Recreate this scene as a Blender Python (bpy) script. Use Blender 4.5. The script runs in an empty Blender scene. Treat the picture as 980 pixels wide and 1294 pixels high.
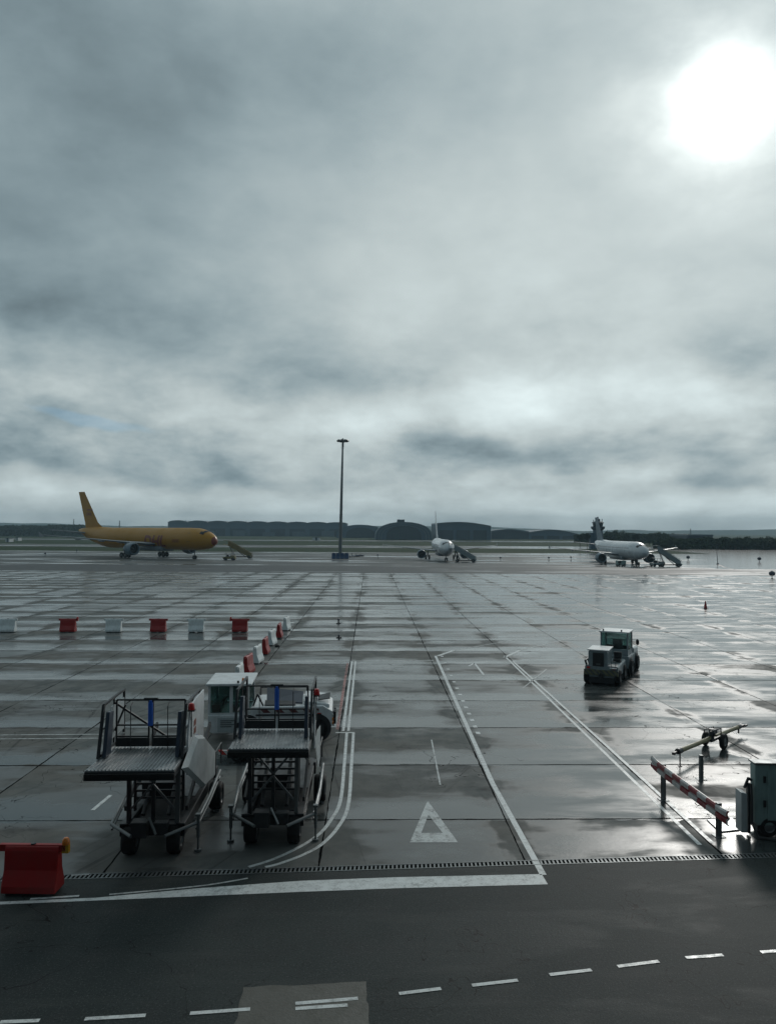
import bpy, bmesh, math, random
from mathutils import Vector, Matrix, Euler, noise as mnoise
R = math.radians
random.seed(7)
S = bpy.context.scene
COL = S.collection

# ------------------------------------------------------------------ camera
HCAM = 7.6
FPX, W0, H0 = 977.0, 980.0, 1294.0
PITCH, YAW, ROLL = 1.35, -1.29, 0.30
cam_data = bpy.data.cameras.new('camera')
cam = bpy.data.objects.new('camera', cam_data); COL.objects.link(cam)
CAMROT = (Matrix.Rotation(R(YAW), 4, 'Z') @ Matrix.Rotation(R(90 + PITCH), 4, 'X') @ Matrix.Rotation(R(ROLL), 4, 'Z'))
cam.matrix_world = Matrix.Translation((0, 0, HCAM)) @ CAMROT
cam_data.sensor_fit = 'HORIZONTAL'; cam_data.sensor_width = 36; cam_data.lens = 36 * FPX / W0
cam_data.clip_start = 0.1; cam_data.clip_end = 20000
S.camera = cam

def ray(px, py):
    return (CAMROT.to_3x3() @ Vector(((px - W0 / 2) / FPX, -(py - H0 / 2) / FPX, -1))).normalized()
def G(px, py, z=0.0):
    """point of the photograph -> point on the level z"""
    d = ray(px, py); t = (z - HCAM) / d.z
    return Vector((d.x * t, d.y * t, z))

# ------------------------------------------------------------------ world and sun
SUN = ray(915, 123)
SUN_EL = math.asin(SUN.z); SUN_AZ = math.atan2(SUN.x, SUN.y)
world = bpy.data.worlds.new('World'); S.world = world; world.use_nodes = True

class N:
    """small shader-graph writer"""
    def __init__(s, tree): s.t = tree; s.n = tree.nodes; s.l = tree.links
    def new(s, k, **kw):
        n = s.n.new(k)
        for a, v in kw.items(): setattr(n, a, v)
        return n
    def put(s, sock, v):
        if isinstance(v, bpy.types.NodeSocket): s.l.new(v, sock)
        elif v is not None: sock.default_value = v
    def m(s, op, a, b=None, c=None, clamp=False):
        n = s.new('ShaderNodeMath', operation=op); n.use_clamp = clamp
        for i, v in enumerate((a, b, c)):
            if v is not None: s.put(n.inputs[i], v)
        return n.outputs[0]
    def add(s, a, b): return s.m('ADD', a, b)
    def sub(s, a, b): return s.m('SUBTRACT', a, b)
    def mul(s, a, b): return s.m('MULTIPLY', a, b)
    def smooth(s, v, lo, hi, a=0.0, b=1.0):
        n = s.new('ShaderNodeMapRange', interpolation_type='SMOOTHSTEP')
        s.put(n.inputs[0], v); n.inputs[1].default_value = lo; n.inputs[2].default_value = hi
        s.put(n.inputs[3], a); s.put(n.inputs[4], b)
        return n.outputs[0]
    def mix(s, f, a, b):
        n = s.new('ShaderNodeMix', data_type='RGBA')
        s.put(n.inputs[0], f); s.put(n.inputs[6], a if isinstance(a, bpy.types.NodeSocket) else (*a, 1)[:4])
        s.put(n.inputs[7], b if isinstance(b, bpy.types.NodeSocket) else (*b, 1)[:4])
        return n.outputs[2]
    def scale(s, v, k):
        n = s.new('ShaderNodeVectorMath', operation='MULTIPLY'); s.put(n.inputs[0], v); s.put(n.inputs[1], k); return n.outputs[0]
    def vadd(s, v, k):
        n = s.new('ShaderNodeVectorMath', operation='ADD'); s.put(n.inputs[0], v); s.put(n.inputs[1], k); return n.outputs[0]
    def noise(s, v, scale, detail=3, rough=0.5, dist=0.0, col=False):
        n = s.new('ShaderNodeTexNoise'); s.put(n.inputs['Vector'], v); n.inputs['Scale'].default_value = scale
        n.inputs['Detail'].default_value = detail; n.inputs['Roughness'].default_value = rough; n.inputs['Distortion'].default_value = dist
        return n.outputs['Color' if col else 'Fac']
    def xyz(s, v):
        n = s.new('ShaderNodeSeparateXYZ'); s.put(n.inputs[0], v); return n.outputs
    def comb(s, x, y, z):
        n = s.new('ShaderNodeCombineXYZ'); s.put(n.inputs[0], x); s.put(n.inputs[1], y); s.put(n.inputs[2], z); return n.outputs[0]

def build_world():
    g = N(world.node_tree); g.n.clear()
    out = g.new('ShaderNodeOutputWorld'); bg = g.new('ShaderNodeBackground')
    sky = g.new('ShaderNodeTexSky', sky_type='NISHITA'); sky.sun_disc = False
    sky.sun_elevation = SUN_EL; sky.sun_rotation = SUN_AZ
    sky.air_density = 1.0; sky.dust_density = 1.5
    d = g.new('ShaderNodeTexCoord').outputs['Generated']
    warp = g.noise(d, 3.0, 4, 0.55, col=True)
    dw = g.vadd(d, g.scale(g.vadd(warp, (-.5, -.5, -.5)), (.26, .26, .13)))
    x, y, z = g.xyz(dw)
    az = g.m('ARCTAN2', x, y); el = g.m('ARCSINE', g.m('MINIMUM', g.m('MAXIMUM', z, -.99), .99))
    def azel(px, py):
        v = ray(px, py); return math.atan2(v.x, v.y), math.asin(v.z)
    def blob(px, py, wx, wy, amp):
        a, e = azel(px, py)
        u = g.mul(g.sub(az, a), FPX / wx); v = g.mul(g.sub(el, e), FPX / wy)
        r = g.add(g.mul(u, u), g.mul(v, v))
        return g.mul(g.m('EXPONENT', g.mul(r, -1.0)), amp)
    # big soft masses, finer stratified streaks towards the horizon
    dn = g.xyz(d); den = g.m('ADD', g.m('MAXIMUM', dn[2], 0.0), 0.20)
    pl = g.comb(g.m('DIVIDE', dn[0], den), g.m('DIVIDE', dn[1], den), g.mul(dn[2], 1.5))          # a flat deck of cloud seen from below
    n1 = g.noise(g.scale(d, (1.6, 1.6, 2.1)), 2.3, 6, 0.5, 0.15)
    n2 = g.noise(g.vadd(pl, (3.4, 1.7, 4.2)), 1.05, 9, 0.56, 0.15)
    n3 = g.noise(g.vadd(g.scale(d, (4.2, 4.2, 8.0)), (1.0, 5.0, 2.0)), 1.9, 9, 0.58, 0.12)
    low = g.smooth(el, 0.02, 0.42, 1.0, 0.0)
    L = g.add(BASE, g.mul(g.sub(n1, 0.5), 0.26))
    L = g.add(L, g.mul(g.sub(n2, 0.5), g.smooth(low, 0, 1, .26, .66)))
    L = g.add(L, g.mul(g.sub(n3, 0.5), g.smooth(low, 0, 1, .15, .74)))
    for b in BLOBS: L = g.add(L, blob(*b))
    L = g.mul(g.m('MAXIMUM', L, 0.07), g.smooth(g.xyz(d)[1], -.5, .55, .40, 1.0))   # overcast is darker away from the sun
    tint = g.mix(g.smooth(L, .15, .5), (0.72, .99, 1.11), (0.88, 1.01, 1.02))
    cloud = g.scale(tint, g.comb(L, L, L))
    skyc = g.scale(sky.outputs[0], (0.034, 0.055, 0.075))
    gap = g.mul(g.smooth(g.add(g.add(blob(185, 530, 85, 11, 1.0), blob(120, 524, 45, 8, .4)), g.mul(g.sub(n3, .5), .9)), .42, .95), 0.32)
    c = g.mix(gap, cloud, skyc)
    # veiled sun: the disc burnt through thin cloud and the glow round it
    nd = g.new('ShaderNodeVectorMath', operation='NORMALIZE'); g.put(nd.inputs[0], g.vadd(d, g.scale(g.vadd(g.noise(d, 7.0, 5, .6, col=True), (-.5, -.5, -.5)), (.045, .045, .045))))
    dt = g.new('ShaderNodeVectorMath', operation='DOT_PRODUCT'); g.put(dt.inputs[0], nd.outputs[0]); dt.inputs[1].default_value = SUN
    ang = g.m('ARCCOSINE', g.m('MINIMUM', dt.outputs['Value'], .999999))
    core = g.mul(g.m('EXPONENT', g.mul(g.m('POWER', g.mul(ang, 1 / R(2.1)), 2.0), -1.0)), 1.7)
    halo = g.mul(g.m('EXPONENT', g.mul(g.m('POWER', g.mul(ang, 1 / R(5.4)), 2.0), -1.0)), g.smooth(n3, .3, .7, .12, .34))
    halo2 = g.mul(g.m('EXPONENT', g.mul(ang, -1 / R(17.0))), .15)
    s = g.add(core, g.add(halo, halo2))
    c = g.vadd(c, g.scale(g.comb(s, s, s), (.98, 1.0, .95)))
    g.put(bg.inputs[0], c); bg.inputs[1].default_value = 1.0
    g.l.new(bg.outputs[0], out.inputs[0])
BASE = 0.44
#        px    py   wx   wy   amp   (clouds of the photographed sky, as directions)
BLOBS = [(60, 250, 330, 330, -.20), (330, 130, 240, 150, -.08), (520, 30, 220, 60, -.06), (120, 60, 300, 120, -.04),
         (620, 340, 200, 90, .05), (440, 330, 140, 70, .06), (620, 505, 420, 34, .13), (760, 512, 260, 30, .12), (140, 480, 200, 36, .08), (130, 548, 160, 12, .10),
         (745, 578, 110, 18, -.13), (560, 590, 110, 14, -.02), (240, 600, 170, 16, -.13), (850, 618, 150, 9, -.10), (20, 590, 90, 24, -.14), (640, 560, 60, 14, .08),
         (960, 560, 60, 50, -.04), (400, 575, 90, 34, .10), (520, 590, 90, 12, .06), (470, 640, 1400, 34, .14), (820, 400, 220, 80, .02), (970, 480, 40, 30, -.14), (560, 560, 60, 10, -.10),
         (950, 20, 140, 60, -.05), (900, 655, 300, 14, .10), (100, 640, 250, 18, -.06), (700, 650, 200, 10, .05)]
build_world()

sl = bpy.data.lights.new('sun', 'SUN'); sl.energy = 0.7; sl.angle = R(10); sl.color = (1.0, .97, .92)
so = bpy.data.objects.new('sun', sl); COL.objects.link(so)
so.rotation_euler = SUN.to_track_quat('Z', 'Y').to_euler()
S.view_settings.view_transform = 'Standard'; S.view_settings.look = 'None'
S.view_settings.exposure = 0.26; S.view_settings.gamma = 1.0; S.view_settings.use_curve_mapping = False
S.render.engine = 'CYCLES'
S.cycles.max_bounces = 6; S.cycles.volume_bounces = 0; S.cycles.use_denoising = True

# ------------------------------------------------------------------ helpers
def tag(o, label=None, cat=None, group=None, kind=None):
    if label: o['label'] = label
    if cat: o['category'] = cat
    if group: o['group'] = group
    if kind: o['kind'] = kind
    return o
def thing(name, label, cat, loc=(0, 0, 0), rz=0.0, group=None, scale=1.0):
    o = bpy.data.objects.new(name, None); COL.objects.link(o)
    o.location = loc; o.rotation_euler = (0, 0, rz); o.scale = (scale,) * 3; o.empty_display_size = .3
    return tag(o, label, cat, group)
def copy_tree(o, parent=None):
    c = o.copy(); COL.objects.link(c); c.parent = parent
    for ch in [x for x in bpy.data.objects if x.parent == o]: copy_tree(ch, c)
    return c

class MB:
    def __init__(s): s.b = bmesh.new()
    def box(s, c, size, rot=None, bevel=0.0):
        mat = Matrix.Translation(c) @ (rot.to_matrix().to_4x4() if rot else Matrix()) @ Matrix.Diagonal((*size, 1))
        r = bmesh.ops.create_cube(s.b, size=1, matrix=mat)
        if bevel > 0:
            es = list({e for v in r['verts'] for e in v.link_edges})
            bmesh.ops.bevel(s.b, geom=es, offset=bevel, segments=2, affect='EDGES', profile=.6)
        return s
    def span(s, a, b, bevel=0.0):
        a, b = Vector(a), Vector(b)
        return s.box((a + b) / 2, tuple(abs(k) for k in (b - a)), None, bevel)
    def rod(s, a, b, r, r2=None, seg=10):
        a, b = Vector(a), Vector(b); d = b - a; L = d.length
        if L < 1e-6: return s
        mat = Matrix.Translation((a + b) / 2) @ d.to_track_quat('Z', 'Y').to_matrix().to_4x4()
        bmesh.ops.create_cone(s.b, cap_ends=True, segments=seg, radius1=r, radius2=r if r2 is None else r2, depth=L, matrix=mat)
        return s
    def bar(s, a, b, w, h, up=(0, 0, 1), bevel=0.0):
        a, b = Vector(a), Vector(b); d = (b - a); L = d.length; y = d.normalized()
        x = y.cross(Vector(up));
        if x.length < 1e-4: x = y.cross(Vector((0, 1, 0)))
        x.normalize(); z = x.cross(y)
        m = Matrix((x, y, z)).transposed().to_4x4()
        mat = Matrix.Translation((a + b) / 2) @ m @ Matrix.Diagonal((w, L, h, 1))
        r = bmesh.ops.create_cube(s.b, size=1, matrix=mat)
        if bevel > 0:
            es = list({e for v in r['verts'] for e in v.link_edges})
            bmesh.ops.bevel(s.b, geom=es, offset=bevel, segments=2, affect='EDGES')
        return s
    def path(s, pts, r, seg=8):
        for a, b in zip(pts, pts[1:]): s.rod(a, b, r, seg=seg)
        for p in pts[1:-1]: s.ball(p, r, 8, 6)
        return s
    def ball(s, c, r, u=12, v=8, sc=(1, 1, 1)):
        bmesh.ops.create_uvsphere(s.b, u_segments=u, v_segments=v, radius=r, matrix=Matrix.Translation(c) @ Matrix.Diagonal((*sc, 1)))
        return s
    def loft(s, rings, cap=True, closed=True):
        vs = [[s.b.verts.new(p) for p in rg] for rg in rings]; n = len(rings[0])
        for A, B in zip(vs, vs[1:]):
            for i in range(n if closed else n - 1):
                j = (i + 1) % n
                try: s.b.faces.new((A[i], A[j], B[j], B[i]))
                except ValueError: pass
        if cap and closed:
            for rg in (list(reversed(vs[0])), vs[-1]):
                try: s.b.faces.new(rg)
                except ValueError: pass
        return s
    def lathe(s, prof, origin, axis, seg=24, cap=False):
        axis = Vector(axis).normalized(); q = axis.to_track_quat('Z', 'Y'); o = Vector(origin)
        rings = [[o + q @ Vector((r * math.cos(t), r * math.sin(t), h)) for t in [2 * math.pi * k / seg for k in range(seg)]] for h, r in prof]
        return s.loft(rings, cap)
    def prism(s, pts, off):
        off = Vector(off); A = [Vector(p) for p in pts]; return s.loft([A, [p + off for p in A]])
    def poly(s, pts):
        s.b.faces.new([s.b.verts.new(p) for p in pts]); return s
    def build(s, name, mat, parent=None, smooth=False, bevel=0.0, loc=None):
        bmesh.ops.recalc_face_normals(s.b, faces=s.b.faces)
        me = bpy.data.meshes.new(name); s.b.to_mesh(me); s.b.free()
        if smooth:
            me.polygons.foreach_set('use_smooth', [True] * len(me.polygons))
            try: me.set_sharp_from_angle(angle=R(38))
            except Exception: pass
        o = bpy.data.objects.new(name, me); COL.objects.link(o)
        for m_ in (mat if isinstance(mat, (list, tuple)) else [mat]): me.materials.append(m_)
        if parent is not None: o.parent = parent
        if bevel:
            bv = o.modifiers.new('edge', 'BEVEL'); bv.width = bevel; bv.segments = 2; bv.limit_method = 'ANGLE'
        if loc is not None: o.location = loc
        return o
def wheel(parent, c, r, w, axis='x', rim=True, name='wheel', rimfrac=.55):
    ax = {'x': Vector((1, 0, 0)), 'y': Vector((0, 1, 0))}[axis]
    c = Vector(c)
    t = MB().lathe([(-w / 2, r * rimfrac), (-w / 2, r * .88), (-w * .36, r * .98), (-w * .1, r), (w * .1, r), (w * .36, r * .98), (w / 2, r * .88), (w / 2, r * rimfrac), (-w / 2, r * rimfrac)], (0, 0, 0), ax, 28)
    o = t.build(name, M['rubber'], parent, True, loc=c)
    if rim:
        MB().lathe([(-w * .42, .001), (-w * .42, r * rimfrac * .35), (-w * .25, r * rimfrac * .8), (-w * .48, r * rimfrac * .98), (w * .48, r * rimfrac * .98), (w * .25, r * rimfrac * .8), (w * .42, r * rimfrac * .35), (w * .42, .001)], (0, 0, 0), ax, 20).build('rim', M['rim'], o, True)
    return o

# ------------------------------------------------------------------ materials
M = {}
def paint(name, col, rough=.45, metal=0.0, spec=.5, dirt=.25, dirtcol=None, scale=2.5, bump=.0, coat=0.0):
    m = bpy.data.materials.new(name); m.use_nodes = True; g = N(m.node_tree)
    p = g.n['Principled BSDF']
    tc = g.new('ShaderNodeTexCoord').outputs['Object']
    n = g.noise(tc, scale, 6, .62); n2 = g.noise(g.scale(tc, (3, 3, .6)), scale * 1.6, 4, .6)
    dc = dirtcol or tuple(c * .45 for c in col)
    f = g.mul(g.smooth(g.add(g.mul(n, .6), g.mul(n2, .4)), .42, .68), dirt)
    g.put(p.inputs['Base Color'], g.mix(f, col, dc))
    g.put(p.inputs['Roughness'], g.smooth(n, .3, .7, max(.04, rough - .1), min(1, rough + .12)))
    p.inputs['Metallic'].default_value = metal; p.inputs['Specular IOR Level'].default_value = spec
    p.inputs['Coat Weight'].default_value = coat; p.inputs['Coat Roughness'].default_value = .15
    if bump:
        b = g.new('ShaderNodeBump'); b.inputs['Strength'].default_value = bump; b.inputs['Distance'].default_value = .02
        g.put(b.inputs['Height'], g.noise(tc, scale * 6, 4, .6)); g.put(p.inputs['Normal'], b.outputs[0])
    M[name] = m; return m
paint('white_paint', (.62, .64, .65), .38, dirt=.4, dirtcol=(.30, .29, .27), coat=.3)
paint('grey_paint', (.20, .24, .255), .42, dirt=.4, coat=.2)
paint('panel_grey', (.38, .42, .43), .45, dirt=.35, dirtcol=(.22, .23, .22))
paint('dark_frame', (.018, .020, .023), .45, dirt=.3, dirtcol=(.04, .04, .038))
paint('blue_black', (.03, .045, .07), .4, dirt=.3)
paint('galvanised', (.15, .165, .17), .45, metal=.6, dirt=.5, dirtcol=(.13, .13, .13))
paint('aluminium_deck', (.30, .32, .33), .36, metal=.65, dirt=.5, dirtcol=(.16, .16, .16), scale=4)
paint('rubber', (.011, .011, .012), .7, spec=.25, dirt=.5, dirtcol=(.024, .023, .02), scale=6)
paint('rim', (.14, .15, .155), .45, metal=.3, dirt=.5)
paint('red_plastic', (.30, .008, .008), .42, dirt=.5, dirtcol=(.22, .02, .016))
paint('white_plastic', (.74, .78, .78), .45, dirt=.45, dirtcol=(.33, .33, .31))
paint('window_black', (.008, .010, .012), .45, spec=.3, dirt=.2)
paint('blue_roll', (.02, .12, .55), .5, dirt=.25)
paint('black_plastic', (.02, .021, .023), .4, dirt=.4, dirtcol=(.05, .05, .05))
paint('yellow_livery', (.40, .185, .001), .42, dirt=.3, dirtcol=(.36, .18, .008), scale=.25, spec=.3)
paint('red_livery', (.20, .03, .008), .35, dirt=.2, scale=.4)
paint('white_livery', (.46, .50, .53), .30, dirt=.35, dirtcol=(.42, .45, .47), scale=.3, coat=.4)
paint('wing_grey', (.16, .19, .215), .38, dirt=.35, scale=.5)
paint('engine_blue', (.11, .16, .20), .35, dirt=.3, scale=.8)
paint('dark_metal', (.05, .052, .055), .4, metal=.6, dirt=.4)
paint('olive_drab', (.22, .19, .09), .45, dirt=.5, dirtcol=(.12, .10, .05))
paint('teal_cabinet', (.22, .31, .30), .42, dirt=.5, dirtcol=(.10, .12, .11), scale=3)
paint('rust', (.10, .04, .02), .7, dirt=.6, dirtcol=(.05, .03, .02))
paint('hangar_steel', (.06, .105, .15), .6, dirt=.5, dirtcol=(.10, .12, .13), scale=.05)
paint('hangar_dark', (.03, .045, .06), .6, dirt=.4, scale=.05)
paint('hangar_roof', (.09, .12, .15), .5, dirt=.4, scale=.08)
paint('rib_grey', (.16, .20, .22), .5, dirt=.4, scale=.3)
paint('road_paint', (.66, .68, .67), .38, dirt=.75, dirtcol=(.25, .26, .26), scale=5)
paint('worn_paint', (.52, .54, .53), .35, dirt=1.0, dirtcol=(.17, .175, .175), scale=3)
paint('red_line', (.32, .08, .06), .4, dirt=.9, dirtcol=(.18, .13, .12), scale=3)
paint('bark', (.07, .055, .04), .9, dirt=.5, scale=2)
paint('concrete_block', (.20, .21, .21), .7, dirt=.6, scale=2, bump=.3)
paint('blue_block', (.03, .07, .16), .5, dirt=.4)

def glassy(name, col, rough=.08):
    m = bpy.data.materials.new(name); m.use_nodes = True; g = N(m.node_tree); p = g.n['Principled BSDF']
    tc = g.new('ShaderNodeTexCoord').outputs['Object']
    g.put(p.inputs['Base Color'], g.mix(g.noise(tc, 3, 4), col, tuple(c * 1.8 for c in col)))
    p.inputs['Roughness'].default_value = rough; p.inputs['Specular IOR Level'].default_value = .8
    M[name] = m
glassy('dark_glass', (.012, .018, .022))
def clear_glass():
    m = bpy.data.materials.new('cab_glass'); m.use_nodes = True; g = N(m.node_tree); g.n.clear()
    o = g.new('ShaderNodeOutputMaterial'); t = g.new('ShaderNodeBsdfTransparent'); gl = g.new('ShaderNodeBsdfGlossy'); mx = g.new('ShaderNodeMixShader')
    tc = g.new('ShaderNodeTexCoord').outputs['Object']
    g.put(t.inputs[0], g.mix(g.noise(tc, 4, 4), (.55, .68, .66), (.42, .55, .55))); gl.inputs['Roughness'].default_value = .05
    mx.inputs[0].default_value = .10; g.l.new(t.outputs[0], mx.inputs[1]); g.l.new(gl.outputs[0], mx.inputs[2]); g.l.new(mx.outputs[0], o.inputs[0])
    M['cab_glass'] = m
clear_glass()
def lamp_plastic(name, col, emit=0.0):
    m = bpy.data.materials.new(name); m.use_nodes = True; g = N(m.node_tree); p = g.n['Principled BSDF']
    tc = g.new('ShaderNodeTexCoord').outputs['Object']
    g.put(p.inputs['Base Color'], g.mix(g.noise(tc, 20, 2), col, tuple(c * .6 for c in col)))
    p.inputs['Roughness'].default_value = .18; p.inputs['Coat Weight'].default_value = .6
    p.inputs['Subsurface Weight'].default_value = .0
    M[name] = m
lamp_plastic('red_lens', (.60, .012, .008)); lamp_plastic('amber_lens', (.80, .22, .015)); lamp_plastic('amber_body', (.62, .34, .03)); lamp_plastic('lamp_glass', (.5, .52, .5))

def stripes(name, a, b, period, axis=0, skew=1.0, skew_axis=2, duty=.5):
    m = bpy.data.materials.new(name); m.use_nodes = True; g = N(m.node_tree); p = g.n['Principled BSDF']
    tc = g.new('ShaderNodeTexCoord').outputs['Object']; s = g.xyz(tc)
    v = g.m('FRACT', g.m('DIVIDE', g.add(s[axis], g.mul(s[skew_axis], skew)), period))
    f = g.m('GREATER_THAN', v, duty)
    c = g.mix(f, a, b); d = g.smooth(g.noise(tc, 6, 5, .6), .45, .7)
    g.put(p.inputs['Base Color'], g.mix(g.mul(d, .45), c, (.16, .14, .13))); p.inputs['Roughness'].default_value = .4
    M[name] = m
stripes('hazard_red', (.52, .02, .015), (.60, .60, .58), .30, 0, 1.0)
stripes('hazard_dark', (.10, .02, .02), (.45, .46, .45), .50, 0, 1.0)
stripes('chevron', (.13, .125, .06), (.05, .06, .06), .26, 0, 1.0)

# ------------------------------------------------------------------ ground surfaces
SLAB = 4.72
JX = G(403, 1092.5).x; JY = G(490, 1036).y
def wear(m, amount, scale=6.0):
    g = N(m.node_tree); out = [n for n in g.n if n.type == 'OUTPUT_MATERIAL'][0]; p = g.n['Principled BSDF']
    P = g.new('ShaderNodeNewGeometry').outputs['Position']
    t = g.new('ShaderNodeBsdfTransparent'); mx = g.new('ShaderNodeMixShader')
    f = g.add(g.mul(g.noise(P, scale, 5, .7), .6), g.mul(g.noise(P, .5, 3, .6), .4))
    g.put(mx.inputs[0], g.smooth(f, .5 - amount * .4, .62 - amount * .3, 0.0, min(1, .35 + amount)))
    g.l.new(p.outputs[0], mx.inputs[1]); g.l.new(t.outputs[0], mx.inputs[2]); g.l.new(mx.outputs[0], out.inputs[0])
wear(M['road_paint'], -.05); wear(M['worn_paint'], -.02); wear(M['red_line'], .2)
def ground_mat(name, kind):
    m = bpy.data.materials.new(name); m.use_nodes = True; g = N(m.node_tree); p = g.n['Principled BSDF']
    P = g.new('ShaderNodeNewGeometry').outputs['Position']; x, y, z = g.xyz(P)
    fine = g.noise(P, 9.0, 6, .65); mid = g.noise(P, 1.1, 5, .6); big = g.noise(P, .14, 4, .55, .4)
    if kind == 'apron':
        sx = g.m('DIVIDE', g.sub(x, JX), SLAB); sy = g.m('DIVIDE', g.sub(y, JY), SLAB)
        wob = g.mul(g.sub(g.noise(P, 2.2, 3), .5), .05)
        fx = g.m('ABSOLUTE', g.sub(g.m('FRACT', g.add(g.add(sx, .5), g.mul(wob, .2))), .5)); fy0 = g.m('FRACT', sy)
        fy = g.m('ABSOLUTE', g.sub(g.m('FRACT', g.add(g.add(sy, .5), g.mul(wob, .3))), .5))
        dx = g.mul(fx, SLAB); dy = g.mul(fy, SLAB)
        breaks = g.noise(g.scale(P, (.5, .5, 0)), 1.0, 4, .6)
        jw = g.smooth(breaks, .3, .7, .012, .05)
        joint = g.m('MAXIMUM', g.m('LESS_THAN', dy, jw), g.m('LESS_THAN', dx, g.mul(jw, .7)))
        wn = g.new('ShaderNodeTexWhiteNoise', noise_dimensions='2D'); g.put(wn.inputs['Vector'], g.comb(g.m('FLOOR', sx), g.m('FLOOR', sy), 0.0))
        rnd = wn.outputs['Value']
        # water lies along the joints that run across the stand and in shallow pans of single slabs
        pan = g.noise(g.scale(P, (.085, .24, 0)), 1.0, 5, .62, .5)
        pan2 = g.noise(g.vadd(g.scale(P, (.30, .9, 0)), (7, 3, 0)), 1.0, 5, .6, .3)
        edge = g.smooth(g.m('FRACT', g.add(sy, g.mul(g.sub(g.noise(g.scale(P, (.35, .35, 0)), 1.0, 4, .6), .5), .30))), .0, .5, 1.0, 0.0); edge2 = g.smooth(g.m('ABSOLUTE', g.sub(dx, .0)), .0, 1.1, 1.0, 0.0)
        side = g.smooth(x, -14.0, 26.0, -.075, .075)
        far = g.smooth(y, 30.0, 60.0, -.02, .03)
        w = g.add(g.add(g.mul(pan, .62), g.mul(pan2, .30)), g.add(g.mul(g.sub(rnd, .5), .13), g.mul(g.sub(edge, .35), g.smooth(g.noise(g.vadd(g.scale(P, (.10, .30, 0)), (4, 8, 0)), 1.0, 4, .6), .36, .64, .08, .40))))
        dryj = g.mul(edge2, g.smooth(g.noise(g.scale(P, (.5, .10, 0)), 1.0, 4, .6), .38, .62)); w = g.sub(g.add(g.add(w, side), far), g.mul(dryj, .20))
        pud = g.smooth(w, .385, .475)
        film = g.smooth(w, .27, .40)
        basec = g.mix(g.smooth(mid, .35, .65), (.145, .15, .142), (.098, .110, .108))
        basec = g.mix(g.mul(g.smooth(big, .42, .62), .6), basec, (.115, .105, .09))
        basec = g.mix(g.mul(g.sub(rnd, .0), .35), basec, (.10, .10, .10))
        wet = g.mix(.62, basec, (.035, .038, .038))
        c = g.mix(film, basec, wet); c = g.mix(pud, c, (.035, .042, .042))
        c = g.mix(g.mul(g.smooth(fine, .5, .75), .3), c, (.07, .07, .065))
        stain = g.smooth(g.noise(g.vadd(P, (31, 9, 0)), .33, 6, .65, .6), .60, .70)
        c = g.mix(g.mul(stain, .6), c, (.03, .03, .032))
        rot = g.new('ShaderNodeVectorRotate', rotation_type='Z_AXIS'); g.put(rot.inputs['Vector'], P); rot.inputs['Angle'].default_value = R(24)
        tyre = g.smooth(g.noise(g.scale(rot.outputs[0], (2.6, .05, 0)), 1.0, 4, .55, .15), .60, .70)
        rot2 = g.new('ShaderNodeVectorRotate', rotation_type='Z_AXIS'); g.put(rot2.inputs['Vector'], P); rot2.inputs['Angle'].default_value = R(-9)
        tyre2 = g.smooth(g.noise(g.vadd(g.scale(rot2.outputs[0], (3.2, .045, 0)), (9, 2, 0)), 1.0, 4, .55, .1), .62, .72)
        c = g.mix(g.mul(g.m('MAXIMUM', tyre, tyre2), .6), c, (.028, .028, .028))
        crk = g.mul(g.m('LESS_THAN', g.m('ABSOLUTE', g.sub(g.noise(P, .42, 4, .55, .4), .5)), .0016), g.smooth(g.noise(P, .11, 2), .5, .56))
        joint = g.m('MAXIMUM', joint, crk)
        c = g.mix(joint, c, (.008, .008, .008))
        g.put(p.inputs['Base Color'], c)
        r = g.smooth(mid, .3, .7, .50, .66); r = g.m('MULTIPLY_ADD', film, g.sub(.30, r), r); r = g.m('MULTIPLY_ADD', pud, g.sub(g.smooth(pan2, .3, .7, .08, .26), r), r)
        r = g.m('MAXIMUM', r, g.mul(joint, .8))
        g.put(p.inputs['Roughness'], r)
        sp = g.smooth(film, 0, 1, .06, .60); sp = g.m('MULTIPLY_ADD', pud, g.sub(1.25, sp), sp)
        g.put(p.inputs['Specular IOR Level'], g.mul(sp, g.sub(1.0, joint)))
        b = g.new('ShaderNodeBump'); b.inputs['Distance'].default_value = .006
        g.put(b.inputs['Strength'], g.smooth(pud, 0, 1, .55, .03))
        g.put(b.inputs['Height'], g.add(g.mul(fine, .6), g.mul(mid, .8))); g.put(p.inputs['Normal'], b.outputs[0])
    elif kind == 'road':
        v = g.new('ShaderNodeTexVoronoi'); g.put(v.inputs['Vector'], P); v.inputs['Scale'].default_value = 38
        c = g.mix(g.smooth(big, .4, .62), (.020, .027, .027), (.035, .042, .041))
        c = g.mix(g.mul(g.smooth(mid, .45, .7), .5), c, (.03, .032, .032))
        c = g.mix(g.mul(g.smooth(v.outputs['Distance'], .30, .05), g.smooth(fine, .42, .62, .15, .75)), c, (.13, .135, .13))
        spk = g.noise(P, 26.0, 3, .8); c = g.mix(g.smooth(spk, .56, .70), c, (.085, .09, .088)); c = g.mix(g.smooth(spk, .44, .32), c, (.008, .011, .011))
        crk = g.mul(g.m('LESS_THAN', g.m('ABSOLUTE', g.sub(g.noise(P, .5, 4, .55, .4), .5)), .0022), g.smooth(g.noise(P, .2, 2), .47, .53))
        c = g.mix(crk, c, (.006, .006, .006))
        streak = g.smooth(g.noise(g.scale(P, (.25, 1.6, 0)), 1.0, 5, .6), .52, .72)
        c = g.mix(g.mul(streak, .4), c, (.055, .058, .056))
        g.put(p.inputs['Base Color'], c)
        wet = g.smooth(g.noise(g.scale(P, (.18, .55, 0)), 1.0, 5, .6, .4), .48, .62)
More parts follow.
